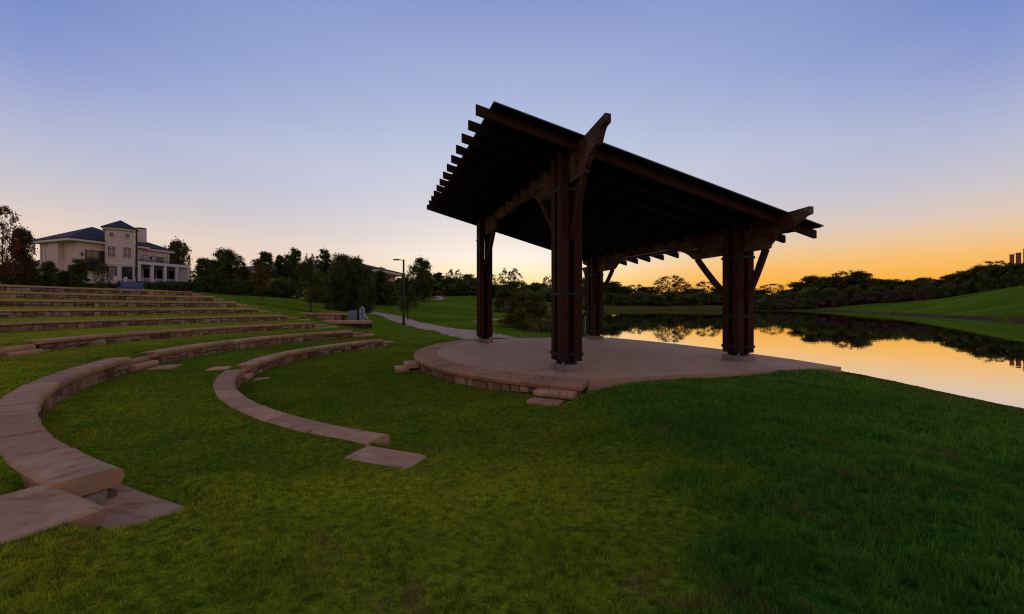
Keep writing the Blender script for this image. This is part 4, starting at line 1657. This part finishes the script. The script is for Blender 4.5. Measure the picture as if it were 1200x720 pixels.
# landing slab with its two-course edge
ax, ay = at(378, 27.4)
bx, by = at(428, 26.9)
t = thing('stone_landing', 'flat stone landing with a dark edge between the short wall and the white pipes', 'landing', ((ax + bx) / 2, (ay + by) / 2, .3))
zl = EYE + (360 - 376.2) / F_PX * 27
MB().box(((ax + bx) / 2, (ay + by) / 2 + .6, zl - .11), (hypot(bx - ax, by - ay), 1.3, .22), atan2(by - ay, bx - ax), .03).build('slab', 'flag', t)
MB().box(((ax + bx) / 2, (ay + by) / 2 + .66, zl - .36), (hypot(bx - ax, by - ay) - .15, 1.2, .30), atan2(by - ay, bx - ax)).build('base_course', 'mortar', t)
# utility cabinet
cx_, cy_ = at(414.5, 31)
zc_ = gz(cx_, cy_)
zt_ = EYE + (360 - 364.2) / F_PX * 31
t = thing('utility_cabinet', 'pale grey utility cabinet with a dark open side at the end of the landing', 'cabinet', (cx_, cy_, zc_))
MB().box((cx_, cy_, (zc_ + zt_) / 2), (.62, .5, zt_ - zc_), 0, .02).build('body', 'greybox', t)
MB().box((cx_ - .02, cy_ - .256, (zc_ + zt_) / 2), (.52, .012, (zt_ - zc_) * .85)).build('door', 'greybox', t)
MB().box((cx_ + .47, cy_ + .05, (zc_ + zt_) / 2 + .05), (.28, .3, (zt_ - zc_)), 0, .01).build('meter_box', 'black', t)
px_, py_ = at(424, 30.2)
zp = gz(px_, py_)
t = thing('backflow_pipes', 'white bent pipes with valve standing beside the grey cabinet', 'pipes', (px_, py_, zp))
zt2 = EYE + (360 - 361.5) / F_PX * 30.2
MB().tube([(px_ - .10, py_, zp), (px_ - .10, py_, zt2)], [.07, .07], 8).build('riser', 'whitepipe', t)
MB().tube([(px_ + .14, py_, zp + .1), (px_ + .14, py_, zt2 + .02)], [.07, .07], 8).build('riser', 'whitepipe', t)
MB().tube([(px_ - .10, py_, zt2 - .03), (px_ + .02, py_, zt2 + .10), (px_ + .14, py_, zt2)], [.06, .06, .06], 8).build('elbow', 'whitepipe', t)
MB().tube([(px_ + .14, py_, zt2 - .3), (px_ + .34, py_ - .1, zt2 - .62), (px_ + .52, py_ - .2, zt2 - .74), (px_ + .56, py_ - .25, zp - .25)], [.05, .05, .05, .05], 8).build('drain_pipe', 'whitepipe', t)
MB().box((px_ + .02, py_, zt2 - .36), (.42, .16, .22), 0, .03).build('valve_body', 'greybox', t)

# ------------------------------------------------------------------ the house
K = np.array([-57.4, 52.6])
HA = np.array([-.945, .327])     # along the left face (to the left)
HB = np.array([.327, .945])      # along the right face (away)
HZ0 = 4.75
ANG_B = atan2(HB[1], HB[0])
house = thing('house', 'large pale two-storey house with hexagonal tower, blue hip roofs and columned porch', 'house', (*K, HZ0))


def hp(a, b):
    p = K + HA * a * .86 + HB * b * .80
    return p[0], p[1]


def hbox(a0, a1, b0, b1, z0, z1, name, mat, parent=None, label=None, inset=0):
    poly = [hp(a0, b0), hp(a1, b0), hp(a1, b1), hp(a0, b1)]
    return MB().prism(poly, z0, z1).build(name, mat, parent or house, label)


def hip(a0, a1, b0, b1, z, h, ov, name='roof', parent=None, axis='a', mat='slate', ridge=.35):
    a0, a1, b0, b1 = a0 - ov, a1 + ov, b0 - ov, b1 + ov
    m = MB()
    if axis == 'a':
        d = (b1 - b0) / 2
        d = min(d, (a1 - a0) / 2 - .01)
        r0, r1 = hp(a0 + d, (b0 + b1) / 2), hp(a1 - d, (b0 + b1) / 2)
    else:
        d = min((a1 - a0) / 2, (b1 - b0) / 2 - .01)
        r0, r1 = hp((a0 + a1) / 2, b0 + d), hp((a0 + a1) / 2, b1 - d)
    c = [hp(a0, b0), hp(a1, b0), hp(a1, b1), hp(a0, b1)]
    vs = [(x, y, z) for x, y in c] + [(x, y, z + .12) for x, y in c] + [(*r0, z + h), (*r1, z + h)]
    fs = [(3, 2, 1, 0)] + [(i, (i + 1) % 4, 4 + (i + 1) % 4, 4 + i) for i in range(4)]
    if axis == 'a':
        fs += [(4, 5, 9, 8), (5, 6, 9), (6, 7, 8, 9), (7, 4, 8)]
    else:
        fs += [(4, 5, 8), (5, 6, 9, 8), (6, 7, 9), (7, 4, 8, 9)]
    m.add(vs, fs)
    r_ = m.build(name, mat, parent or house)
    # white eave board under the roof edge
    m = MB()
    e = .06
    c2 = [hp(a0 + e, b0 + e), hp(a1 - e, b0 + e), hp(a1 - e, b1 - e), hp(a0 + e, b1 - e)]
    m.prism(c2, z - .26, z - .003)
    m.build('eave', 'trim', parent or house)
    return r_


def window(pos, nrm, w, h, z, panes=(2, 2), mat='trim', label=None, name='window'):
    """frame with recessed panes; pos on the wall face, nrm outward (2D)"""
    nrm = np.array(nrm) / np.hypot(*nrm)
    tx = np.array([-nrm[1], nrm[0]])
    ang = atan2(tx[1], tx[0])
    m = MB()
    fw = .09
    for sx in (-1, 1):
        p = pos + tx * sx * (w / 2) + nrm * .03
        m.box((p[0], p[1], z), (fw, .10, h + fw), ang)
    for sz in (-1, 1):
        p = pos + nrm * .032
        m.box((p[0], p[1], z + sz * h / 2), (w - fw, .10, fw), ang)
    for i in range(1, panes[0]):
        p = pos + tx * (-w / 2 + w * i / panes[0]) + nrm * .025
        m.box((p[0], p[1], z), (.05, .06, h - fw), ang)
    for i in range(1, panes[1]):
        p = pos + nrm * .022
        m.box((p[0], p[1], z - h / 2 + h * i / panes[1]), (w - fw, .05, .05), ang)
    f = m.build(name, mat, house, label)
    g = pos + nrm * .012
    MB().box((g[0], g[1], z), (w - .02, .02, h - .02), ang).build('pane', 'glass', f)
    return f


def H2(a, b):
    return np.array(hp(a, b))


EAV = 10.55
# left block: bay, recess and corner
hbox(.0, 9.3, .0, 9.0, HZ0 - .3, EAV, 'wall', 'stucco')
hbox(3.6, 6.2, -.75, -.002, HZ0 - .3, EAV - .25, 'bay', 'stucco')
hbox(6.2, 9.3, -.45, -.002, HZ0 - .3, EAV - .25, 'bay', 'stucco')
hip(-.1, 9.3, -.7, 9.0, EAV, 2.5, .75, axis='b')
window(H2(7.6, -.45), -HB, 1.9, 1.9, EAV - 2.0, (2, 1), label='paired dark window of the left bay')
# right wing behind the tower
hbox(.35, 8.5, 9.0, 13.6, HZ0 - .3, EAV - .15, 'wall', 'stucco')
hip(.35, 8.5, 6.2, 13.6, EAV - .15, 1.9, .6, axis='b')
# tower: six sided, at the front of the right-hand face
TC = H2(-.7, 5.3)
TR = 1.72
TZ = EAV + 2.0
hexa = lambda r, o=0: [(TC[0] + r * cos(RAD(60 * i + 10 + o)), TC[1] + r * sin(RAD(60 * i + 10 + o))) for i in range(6)]
tw = MB().prism(hexa(TR), HZ0 - .3, TZ).build('tower', 'stucco', house)
m = MB()
he = hexa(TR + .45)
m.add([(x, y, TZ) for x, y in he] + [(x, y, TZ + .1) for x, y in he] + [(TC[0], TC[1], TZ + 1.35)],
      [tuple(reversed(range(6)))] + [(i, (i + 1) % 6, 6 + (i + 1) % 6, 6 + i) for i in range(6)] + [(6 + i, 6 + (i + 1) % 6, 12) for i in range(6)])
m.build('tower_roof', 'slate', house)
MB().prism(hexa(TR + .30), TZ - .24, TZ - .004).build('tower_eave', 'trim', house)
MB().prism(hexa(TR + .07), HZ0 + 2.75, HZ0 + 2.95).build('string_course', 'trim', house)
hx = np.array(hexa(TR))
faces = []
for i in range(6):
    a, b = hx[i], hx[(i + 1) % 6]
    mid = (a + b) / 2
    n_ = (mid - TC) / np.linalg.norm(mid - TC)
    if (n_ @ (np.array([0, 0]) - mid)) > 0:
        faces.append((mid, n_))
for mid, n_ in faces:
    window(mid, n_, 1.0, 1.5, HZ0 + 4.5, (2, 2))
    window(mid, n_, 1.05, 2.0, HZ0 + 1.45, (1, 1), mat='black')
    # round window near the top
    tx = np.array([-n_[1], n_[0]])
    m = MB()
    vs = []
    for k in range(16):
        for r_, o_ in ((.46, .0), (.46, .09), (.33, .09), (.33, .0)):
            p = mid + tx * r_ * cos(2 * pi * k / 16) + n_ * o_
            vs.append((p[0], p[1], TZ - .95 + r_ * sin(2 * pi * k / 16)))
    m.add(vs, [(k * 4 + j, k * 4 + (j + 1) % 4, ((k + 1) % 16) * 4 + (j + 1) % 4, ((k + 1) % 16) * 4 + j) for k in range(16) for j in range(4)])
    f = m.build('round_window', 'trim', house)
    vs = [(*(mid + tx * .34 * cos(2 * pi * k / 16) + n_ * .03), TZ - .95 + .34 * sin(2 * pi * k / 16)) for k in range(16)]
    vs2 = [(*(mid + tx * .34 * cos(2 * pi * k / 16) + n_ * .005), TZ - .95 + .34 * sin(2 * pi * k / 16)) for k in range(16)]
    MB().add(vs + vs2, [tuple(range(16)), tuple(reversed(range(16, 32)))] + [(k, (k + 1) % 16, 16 + (k + 1) % 16, 16 + k) for k in range(16)]).build('pane', 'glass', f)
# balcony door, sconces
nB = -HA                          # outward of the right-hand face
window(H2(0, 2.2), nB, 1.9, 2.5, EAV - 2.55, (3, 1), mat='black', label='dark balcony door', name='balcony_door')
bal = MB()
for b_ in np.linspace(.9, 3.5, 12):
    p = H2(-.9, b_)
    bal.box((p[0], p[1], EAV - 3.35), (.04, .04, 1.0), ANG_B)
for a_, z_ in ((-.9, EAV - 2.85), (-.9, EAV - 3.8)):
    p = H2(a_, 2.2)
    bal.box((p[0], p[1], z_), (2.75, .07, .07), ANG_B)
bal.build('balcony_railing', 'black', house)
hbox(-.95, -.003, .85, 3.55, EAV - 4.0, EAV - 3.85, 'balcony_floor', 'dark')
for b_ in (.55, 3.95 - .35):
    p = H2(-.06, b_)
    MB().box((p[0], p[1], EAV - 1.9), (.22, .14, .42), ANG_B, .03).build('wall_lantern', 'black', house)
# chimney
cc = H2(2.9, 10.3)
ch = MB().box((cc[0], cc[1], EAV + 1.1), (1.05, .9, 4.2), ANG_B).build('chimney', 'stucco', house)
MB().box((cc[0], cc[1], EAV + 3.16), (.8, .65, .12), ANG_B).build('chimney_cap', 'dark', ch)
# upper wing front windows and porch
window(H2(.35, 11.9), nB, 1.2, 1.7, EAV - 2.0, (2, 2))
p = H2(.28, 10.4)
MB().box((p[0], p[1], EAV - 1.5), (.24, .14, .4), ANG_B, .03).build('wall_lantern', 'black', house)
PZ = HZ0 + 3.05
hbox(-2.3, .33, 6.9, 15.6, PZ, PZ + .42, 'porch_cornice', 'trim')
hbox(-2.0, .2, 7.2, 15.4, PZ + .425, PZ + .55, 'porch_roof', 'slate')
hbox(.34, 6, 13.62, 17.0, HZ0 - .3, PZ - .003, 'porch_back_wall', 'stucco')
hbox(-2.3, .33, 6.9, 15.6, HZ0 - .3, HZ0 + .25, 'porch_floor', 'concrete')
for b_ in (7.2, 9.2, 11.3, 13.3, 15.3):
    p = H2(-2.0, b_)
    MB().box((p[0], p[1], (HZ0 + .25 + PZ) / 2), (.38, .38, PZ - HZ0 - .256), ANG_B, .03).build('porch_column', 'trim', house)
for b_ in (8.2, 10.25, 12.3, 14.3):
    m = MB()
    p = H2(-2.0, b_)
    m.box((p[0], p[1], HZ0 + 1.05), (2.0, .09, .08), ANG_B)
    m.box((p[0], p[1], HZ0 + .4), (2.0, .09, .08), ANG_B)
    for k in range(9):
        p = H2(-2.0, b_ - .88 + k * .22)
        m.box((p[0], p[1], HZ0 + .72), (.06, .05, .6), ANG_B)
    m.build('porch_railing', 'trim', house)
    p = H2(.32, b_)
    MB().box((p[0], p[1], HZ0 + 1.45), (1.5, .03, 2.3), ANG_B).build('porch_door', 'dark', house)
m = MB()
p = H2(-1.9, 10.6)
for z_ in (PZ + .72, PZ + 1.35):
    m.box((p[0], p[1], z_), (6.0, .06, .06), ANG_B)
for k in range(19):
    p = H2(-1.9, 7.7 + k * .32)
    m.box((p[0], p[1], PZ + .95), (.04, .04, .85), ANG_B)
m.build('roof_terrace_railing', 'black', house)
# low garden wall left of the porch steps
m = MB()
p = H2(-2.6, 3.6)
m.box((p[0], p[1], HZ0 + .65), (5.6, .14, .10), ANG_B)
for k in range(5):
    p = H2(-2.6, .9 + k * 1.35)
    m.box((p[0], p[1], HZ0 + .4), (.3, .3, 1.3), ANG_B)
for k in range(22):
    p = H2(-2.6, 1.1 + k * .24)
    m.box((p[0], p[1], HZ0 + .3), (.06, .05, .6), ANG_B)
m.build('garden_railing', 'trim', house)
# left low wing with its own roofs
hbox(9.3, 18, 1.0, 9.0, HZ0 - .3, HZ0 + 2.6, 'wing_wall', 'stucco')
hip(9.4, 18, .8, 9.0, HZ0 + 2.6, 2.6, .5, axis='a')
hbox(9.3, 22, 9.2, 16.0, HZ0 - .3, EAV - .9, 'rear_wing_wall', 'stucco')
hip(9.5, 22, 9.2, 16, EAV - .9, 1.9, .6, axis='a')

# hedges and shrubs before the house


def hedge(p0, p1, h, w, label, n):
    p0, p1 = np.array(p0), np.array(p1)
    q = np.random.default_rng(n)
    Ln = np.hypot(*(p1 - p0))
    d = (p1 - p0) / Ln
    nn = np.array([-d[1], d[0]])
    z0 = 2.9
    c = (p0 + p1) / 2
    t = thing('hedge', label, 'hedge', (c[0], c[1], z0))
    u = q.uniform(0, Ln, n)
    v = q.uniform(-.5, .5, n) * w
    bump_ = .12 * np.sin(u * 1.9) + .1 * np.sin(u * 4.3 + 1)
    z = z0 + (h + bump_) * np.sqrt(q.uniform(.0, 1, n))
    Cc = np.stack([p0[0] + d[0] * u + nn[0] * v, p0[1] + d[1] * u + nn[1] * v, z], -1) - np.array([c[0], c[1], z0])
    V_, F_ = leaf_quads(Cc, .14, q)
    me = mesh_np('foliage', V_, F_, 'lf_dark', False)
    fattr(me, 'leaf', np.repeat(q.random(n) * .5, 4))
    o = bpy.data.objects.new('foliage', me)
    COL.objects.link(o)
    o.parent = t
    m = MB()
    for k in range(int(Ln / 1.2)):
        p = p0 + d * (.6 + 1.2 * k)
        m.tube([(p[0], p[1], z0 - .1), (p[0] + .1, p[1], z0 + h * .45), (p[0] + .05, p[1] + .1, z0 + h * .8)], [.05, .04, .02], 5)
    m.build('stems', 'bark', t)


hedge((-49.5, 45.5), (-32.2, 41.0), 1.25, 1.6, 'long clipped dark hedge between the house and the terraces', 9000)
GS = 'rounded dark shrubs left of the house'
ptree(57, 307, 34, 45, 'large rounded dark shrub against the low blue roof', 'dense', 'lf_dark', 0, GS, 'shrub', 'shrub', z=3.0)
ptree(38, 315, 30, 43, 'rounded dark shrub left of the largest one, beside the low wing', 'dense', 'lf_dark', 1, GS, 'shrub', 'shrub', z=3.0)
ptree(76, 318, 30, 43, 'lower dark shrub right of the largest one, under the house bay', 'dense', 'lf_dark', 2, GS, 'shrub', 'shrub', z=3.0)
ptree(12, 308, 44, 40, 'dark shrub mass under the reddish tree at the left edge', 'dense', 'lf_dark', 2, GS, 'shrub', 'shrub', z=3.0)

# blue car parked before the porch
cx_, cy_ = at(157, 37)
cz_ = EYE + (360 - 330.2) / F_PX * 37 - 1.60
car = thing('parked_car', 'blue car parked below the house, only its roof and windows showing', 'car', (cx_, cy_, cz_))
cang = RAD(128)


def cpt(l, w_):
    return cx_ + l * cos(cang) - w_ * sin(cang), cy_ + l * sin(cang) + w_ * cos(cang)


prof = [(-2.1, .35), (-2.15, .75), (-1.95, .92), (-1.5, .98), (1.15, .95), (1.9, .82), (2.15, .68), (2.15, .35)]
ux, uy = Vector((cos(cang), sin(cang), 0)), Vector((-sin(cang), cos(cang), 0))
MB().extrude_profile(prof, (cx_, cy_, cz_), ux, ZV, uy, .86).build('body', 'carblue', car)
cab = [(-1.75, .965), (-1.25, 1.40), (-.7, 1.45), (.1, 1.44), (.45, 1.36), (1.2, .95)]
MB().extrude_profile(cab, (cx_, cy_, cz_), ux, ZV, uy, .74).build('cabin', 'carblue', car)
gl = [(-1.5, 1.0), (-1.16, 1.35), (.36, 1.33), (.95, 1.0)]
MB().extrude_profile(gl, (cx_, cy_, cz_), ux, ZV, uy, .752).build('side_window', 'glass', car)
for nm_, q0_, q1_ in (('rear_window', (-1.66, 1.03), (-1.30, 1.37)), ('windscreen', (.55, 1.335), (1.08, 1.02))):
    dx_, dz_ = q1_[0] - q0_[0], q1_[1] - q0_[1]
    l_ = hypot(dx_, dz_)
    ox_, oz_ = -dz_ / l_ * .02, dx_ / l_ * .02
    MB().extrude_profile([q0_, q1_, (q1_[0] + ox_, q1_[1] + oz_), (q0_[0] + ox_, q0_[1] + oz_)], (cx_, cy_, cz_), ux, ZV, uy, .62).build(nm_, 'glass', car)
for l in (-1.35, 1.35):
    for w_ in (-.8, .8):
        p = cpt(l, w_)
        wh = MB().tube([(*cpt(l, w_ - .1), cz_ + .32), (*cpt(l, w_ + .1), cz_ + .32)], [.32, .32], 14).build('wheel', 'rubber', car)

# pale building hidden behind the trees
bA = np.array(at(256, 80))
bB = np.array(at(444, 76))
d_ = (bB - bA)
Lb = np.hypot(*d_)
d_ /= Lb
n_ = np.array([-d_[1], d_[0]])
zb = 3.0
bc = (bA + bB) / 2 + n_ * 6
ang = atan2(d_[1], d_[0])
hid = thing('clubhouse', 'long low pale building mostly hidden behind the trees, eave showing at its right end', 'building', (bc[0], bc[1], zb))
MB().box((bc[0], bc[1], zb + 2.7), (Lb - 3, 10, 6.6), ang).build('wall', 'stucco', hid)
ze = EYE + (360 - 315.5) / F_PX * 76
MB().box((bc[0], bc[1], ze - .25), (Lb + .6, 13, .45), ang).build('eave', 'trim', hid)
m = MB()
q0 = [(bc + d_ * sx * (Lb / 2 + .5) + n_ * sy * 6.7) for sx, sy in ((-1, -1), (1, -1), (1, 1), (-1, 1))]
r0, r1 = bc - d_ * (Lb / 2 - 6), bc + d_ * (Lb / 2 - 7)
m.add([(p[0], p[1], ze) for p in q0] + [(p[0], p[1], ze + .1) for p in q0] + [(r0[0], r0[1], ze + 1.9), (r1[0], r1[1], ze + 1.9)],
      [(3, 2, 1, 0)] + [(i, (i + 1) % 4, 4 + (i + 1) % 4, 4 + i) for i in range(4)] + [(4, 5, 9, 8), (5, 6, 9), (6, 7, 8, 9), (7, 4, 8)])
m.build('roof', 'slate', hid)
for k in range(12):
    p = bA + d_ * (1.0 + k * (Lb - 2) / 11)
    MB().box((p[0], p[1], zb + 2.2), (.4, .4, 5.4), ang).build('column', 'trim', hid)
for k in range(11):
    p = bA + d_ * (1.0 + (k + .5) * (Lb - 2) / 11) + n_ * .96
    MB().box((p[0], p[1], zb + 1.3), (1.4, .1, 2.2), ang).build('window', 'glass', hid)

# white car far across the lawn
x, y = at(461, 108)
z = gz(x, y)
car2 = thing('parked_car', 'tiny white car far across the lawn, left of the near lamp post', 'car', (x, y, z))
MB().extrude_profile([(-2.1, .3), (-2.15, .8), (-1.4, .95), (1.2, .95), (2.1, .75), (2.1, .3)], (x, y, z), Vector((1, .1, 0)).normalized(), ZV, Vector((-.1, 1, 0)).normalized(), .85).build('body', 'whitepipe', car2)
MB().extrude_profile([(-1.3, .95), (-.9, 1.42), (.4, 1.42), (1.0, .95)], (x, y, z), Vector((1, .1, 0)).normalized(), ZV, Vector((-.1, 1, 0)).normalized(), .72).build('cabin', 'glass', car2)

# brick tower at the right edge
bx_, by_ = at(1199, 260)
bz_ = gz(bx_, by_)
zt_ = EYE + (360 - 293) / F_PX * 260
bt = thing('brick_tower', 'red brick tower with rounded ribs cut off by the right edge of the photo', 'tower', (bx_, by_, bz_))
tX, tY = np.array([.616, -.788]), np.array([.788, .616])
bw_ = np.array([bx_, by_])
c_ = bw_ + tX * 12.2 + tY * 8
MB().box((c_[0], c_[1], (bz_ + zt_) / 2), (22, 12, zt_ - bz_), RAD(-52)).build('wall', 'brick', bt)
for k, (o_, dz_, r_) in enumerate(((-4.6, -3.0, 1.0), (-1.9, -2.2, 1.1), (2.0, 0, 2.0))):
    p = bw_ + tX * o_
    MB().tube([(p[0], p[1], bz_), (p[0], p[1], zt_ + dz_)], [r_] * 2, 16).build('rounded_rib', 'brick', bt)
    MB().tube([(p[0], p[1], zt_ + dz_ + .01), (p[0], p[1], zt_ + dz_ + .5)], [r_ + .15] * 2, 16).build('rib_cap', 'brick', bt)

# small things across the lawn
for px_, yt_, D_, l_ in ((517, 345.2, 101, 'leftmost of three tiny white posts on the far lawn'), (538, 345.8, 101, 'middle one of three tiny white posts on the far lawn'), (550, 345, 101, 'rightmost of three tiny white posts on the far lawn')):
    x, y = at(px_, D_)
    z = gz(x, y)
    t = thing('marker_post', l_, 'post', (x, y, z), 'tiny white posts on the far lawn')
    MB().tube([(x, y, z - .05), (x, y, z + .95)], [.14, .12], 8).build('post', 'whitepipe', t)
x, y = at(274, 50)
z = gz(x, y)
t = thing('sign', 'small reddish sign on a post before the bushes, left of the small lone tree', 'sign', (x, y, z))
MB().tube([(x, y, z - .05), (x, y, z + 1.3)], [.04, .04], 8).build('post', 'steel', t)
MB().box((x, y - .05, z + 1.45), (.36, .04, .44)).build('panel', 'bark', t)

# ------------------------------------------------------------------ grass blades near the viewer
gq = np.random.default_rng(42)


def blades(n, d0, d1, hgt, wid, a0=-62, a1=62):
    # even density over the annulus in front
    r_ = np.sqrt(gq.uniform(d0 * d0, d1 * d1, n))
    a_ = np.radians(gq.uniform(a0, a1, n))
    x = r_ * np.sin(a_)
    y = r_ * np.cos(a_)
    return x, y, np.full(n, hgt), np.full(n, wid)


bl = [blades(120000, 1.0, 3.4, .024, .0032), blades(170000, 3.4, 6.5, .026, .0048), blades(160000, 6.5, 11, .028, .0085), blades(90000, 11, 17, .030, .015)]
bx = np.concatenate([b[0] for b in bl])
by = np.concatenate([b[1] for b in bl])
bh = np.concatenate([b[2] for b in bl])
bw = np.concatenate([b[3] for b in bl])
Rr = np.hypot(bx - CX, by - CY)
ta = np.degrees(np.arctan2(by - CY, bx - CX)) % 360
ok = poly_sd(bx, by, STAGE_OUT) > .02
for k in range(1, NROW + 1):
    on = (Rr > row_R(k) - .0) & (Rr < row_R(k) + CAPW + .015) & (ta < NEAR.get(k, 240) + .1) & (ta > FAR_END[k])
    ok &= ~on
    if k in GAP:
        g0, g1 = GAP[k]
        ok &= ~((Rr > row_R(k) - .28) & (Rr < row_R(k) + .97) & (ta > g0) & (ta < g1))
for poly, pz in PAVERS:
    ok &= poly_sd(bx, by, np.array(poly)) > -.015
dS = np.hypot(bx - SX, by - SY)
aS = np.degrees(np.arctan2(by - SY, bx - SX)) % 360
ok &= ~((dS < SR + .62) & (((aS > 242.8) & (aS < 247.8)) | ((aS > 198.6) & (aS < 205))))
ok &= poly_sd(bx, by, LAKE) > .6
# small bare pits and heel marks where the thatch shows
pit = vnoise(bx * 5.1 + 17, by * 5.1) + .6 * vnoise(bx * 13 + 3, by * 13)
ok &= pit > -.34
bx, by, bh, bw = bx[ok], by[ok], bh[ok], bw[ok]
lu = lush_at(bx, by)
n = len(bx)
clump = vnoise(bx * 2.3 + 31, by * 2.3) + .7 * vnoise(bx * 7, by * 7 + 13)
bh = bh * (1 + 1.3 * lu) * np.clip(1 + .8 * clump, .35, 2.2) * gq.uniform(.55, 1.35, n)
bh = np.clip(bh, .012, .16)
bw = bw * gq.uniform(.7, 1.3, n) * (1 + .25 * lu)
bz = ground(bx, by) - .006
az = gq.uniform(0, 2 * pi, n)
lean = gq.uniform(.15, .95, n) * bh
sx_, sy_ = np.cos(az + pi / 2) * bw / 2, np.sin(az + pi / 2) * bw / 2
lx, ly = np.cos(az) * lean, np.sin(az) * lean
P = np.stack([
    np.stack([bx - sx_, by - sy_, bz], -1), np.stack([bx + sx_, by + sy_, bz], -1),
    np.stack([bx + sx_ * .8 + lx * .4, by + sy_ * .8 + ly * .4, bz + bh * .62], -1), np.stack([bx - sx_ * .8 + lx * .4, by - sy_ * .8 + ly * .4, bz + bh * .62], -1),
    np.stack([bx + lx, by + ly, bz + bh], -1)], 1).reshape(-1, 3)
i5 = np.arange(n) * 5
T = np.concatenate([np.stack([i5, i5 + 1, i5 + 2], -1), np.stack([i5, i5 + 2, i5 + 3], -1), np.stack([i5 + 3, i5 + 2, i5 + 4], -1)])
me = mesh_np('grass_blades', P, T, 'blade', False)
fattr(me, 'lush', np.repeat(lu, 5))
fattr(me, 'rough', np.repeat(rough_at(bx, by), 5))
fattr(me, 'lit_dry', np.repeat(lit_dry_at(bx, by), 5))
fattr(me, 'tint', np.repeat(np.clip(gq.beta(1.6, 2.6, n), 0, 1), 5))
gr = bpy.data.objects.new('grass', me)
COL.objects.link(gr)
tag(gr, 'short grass of the lawn round the stage and benches', 'grass', kind='stuff')
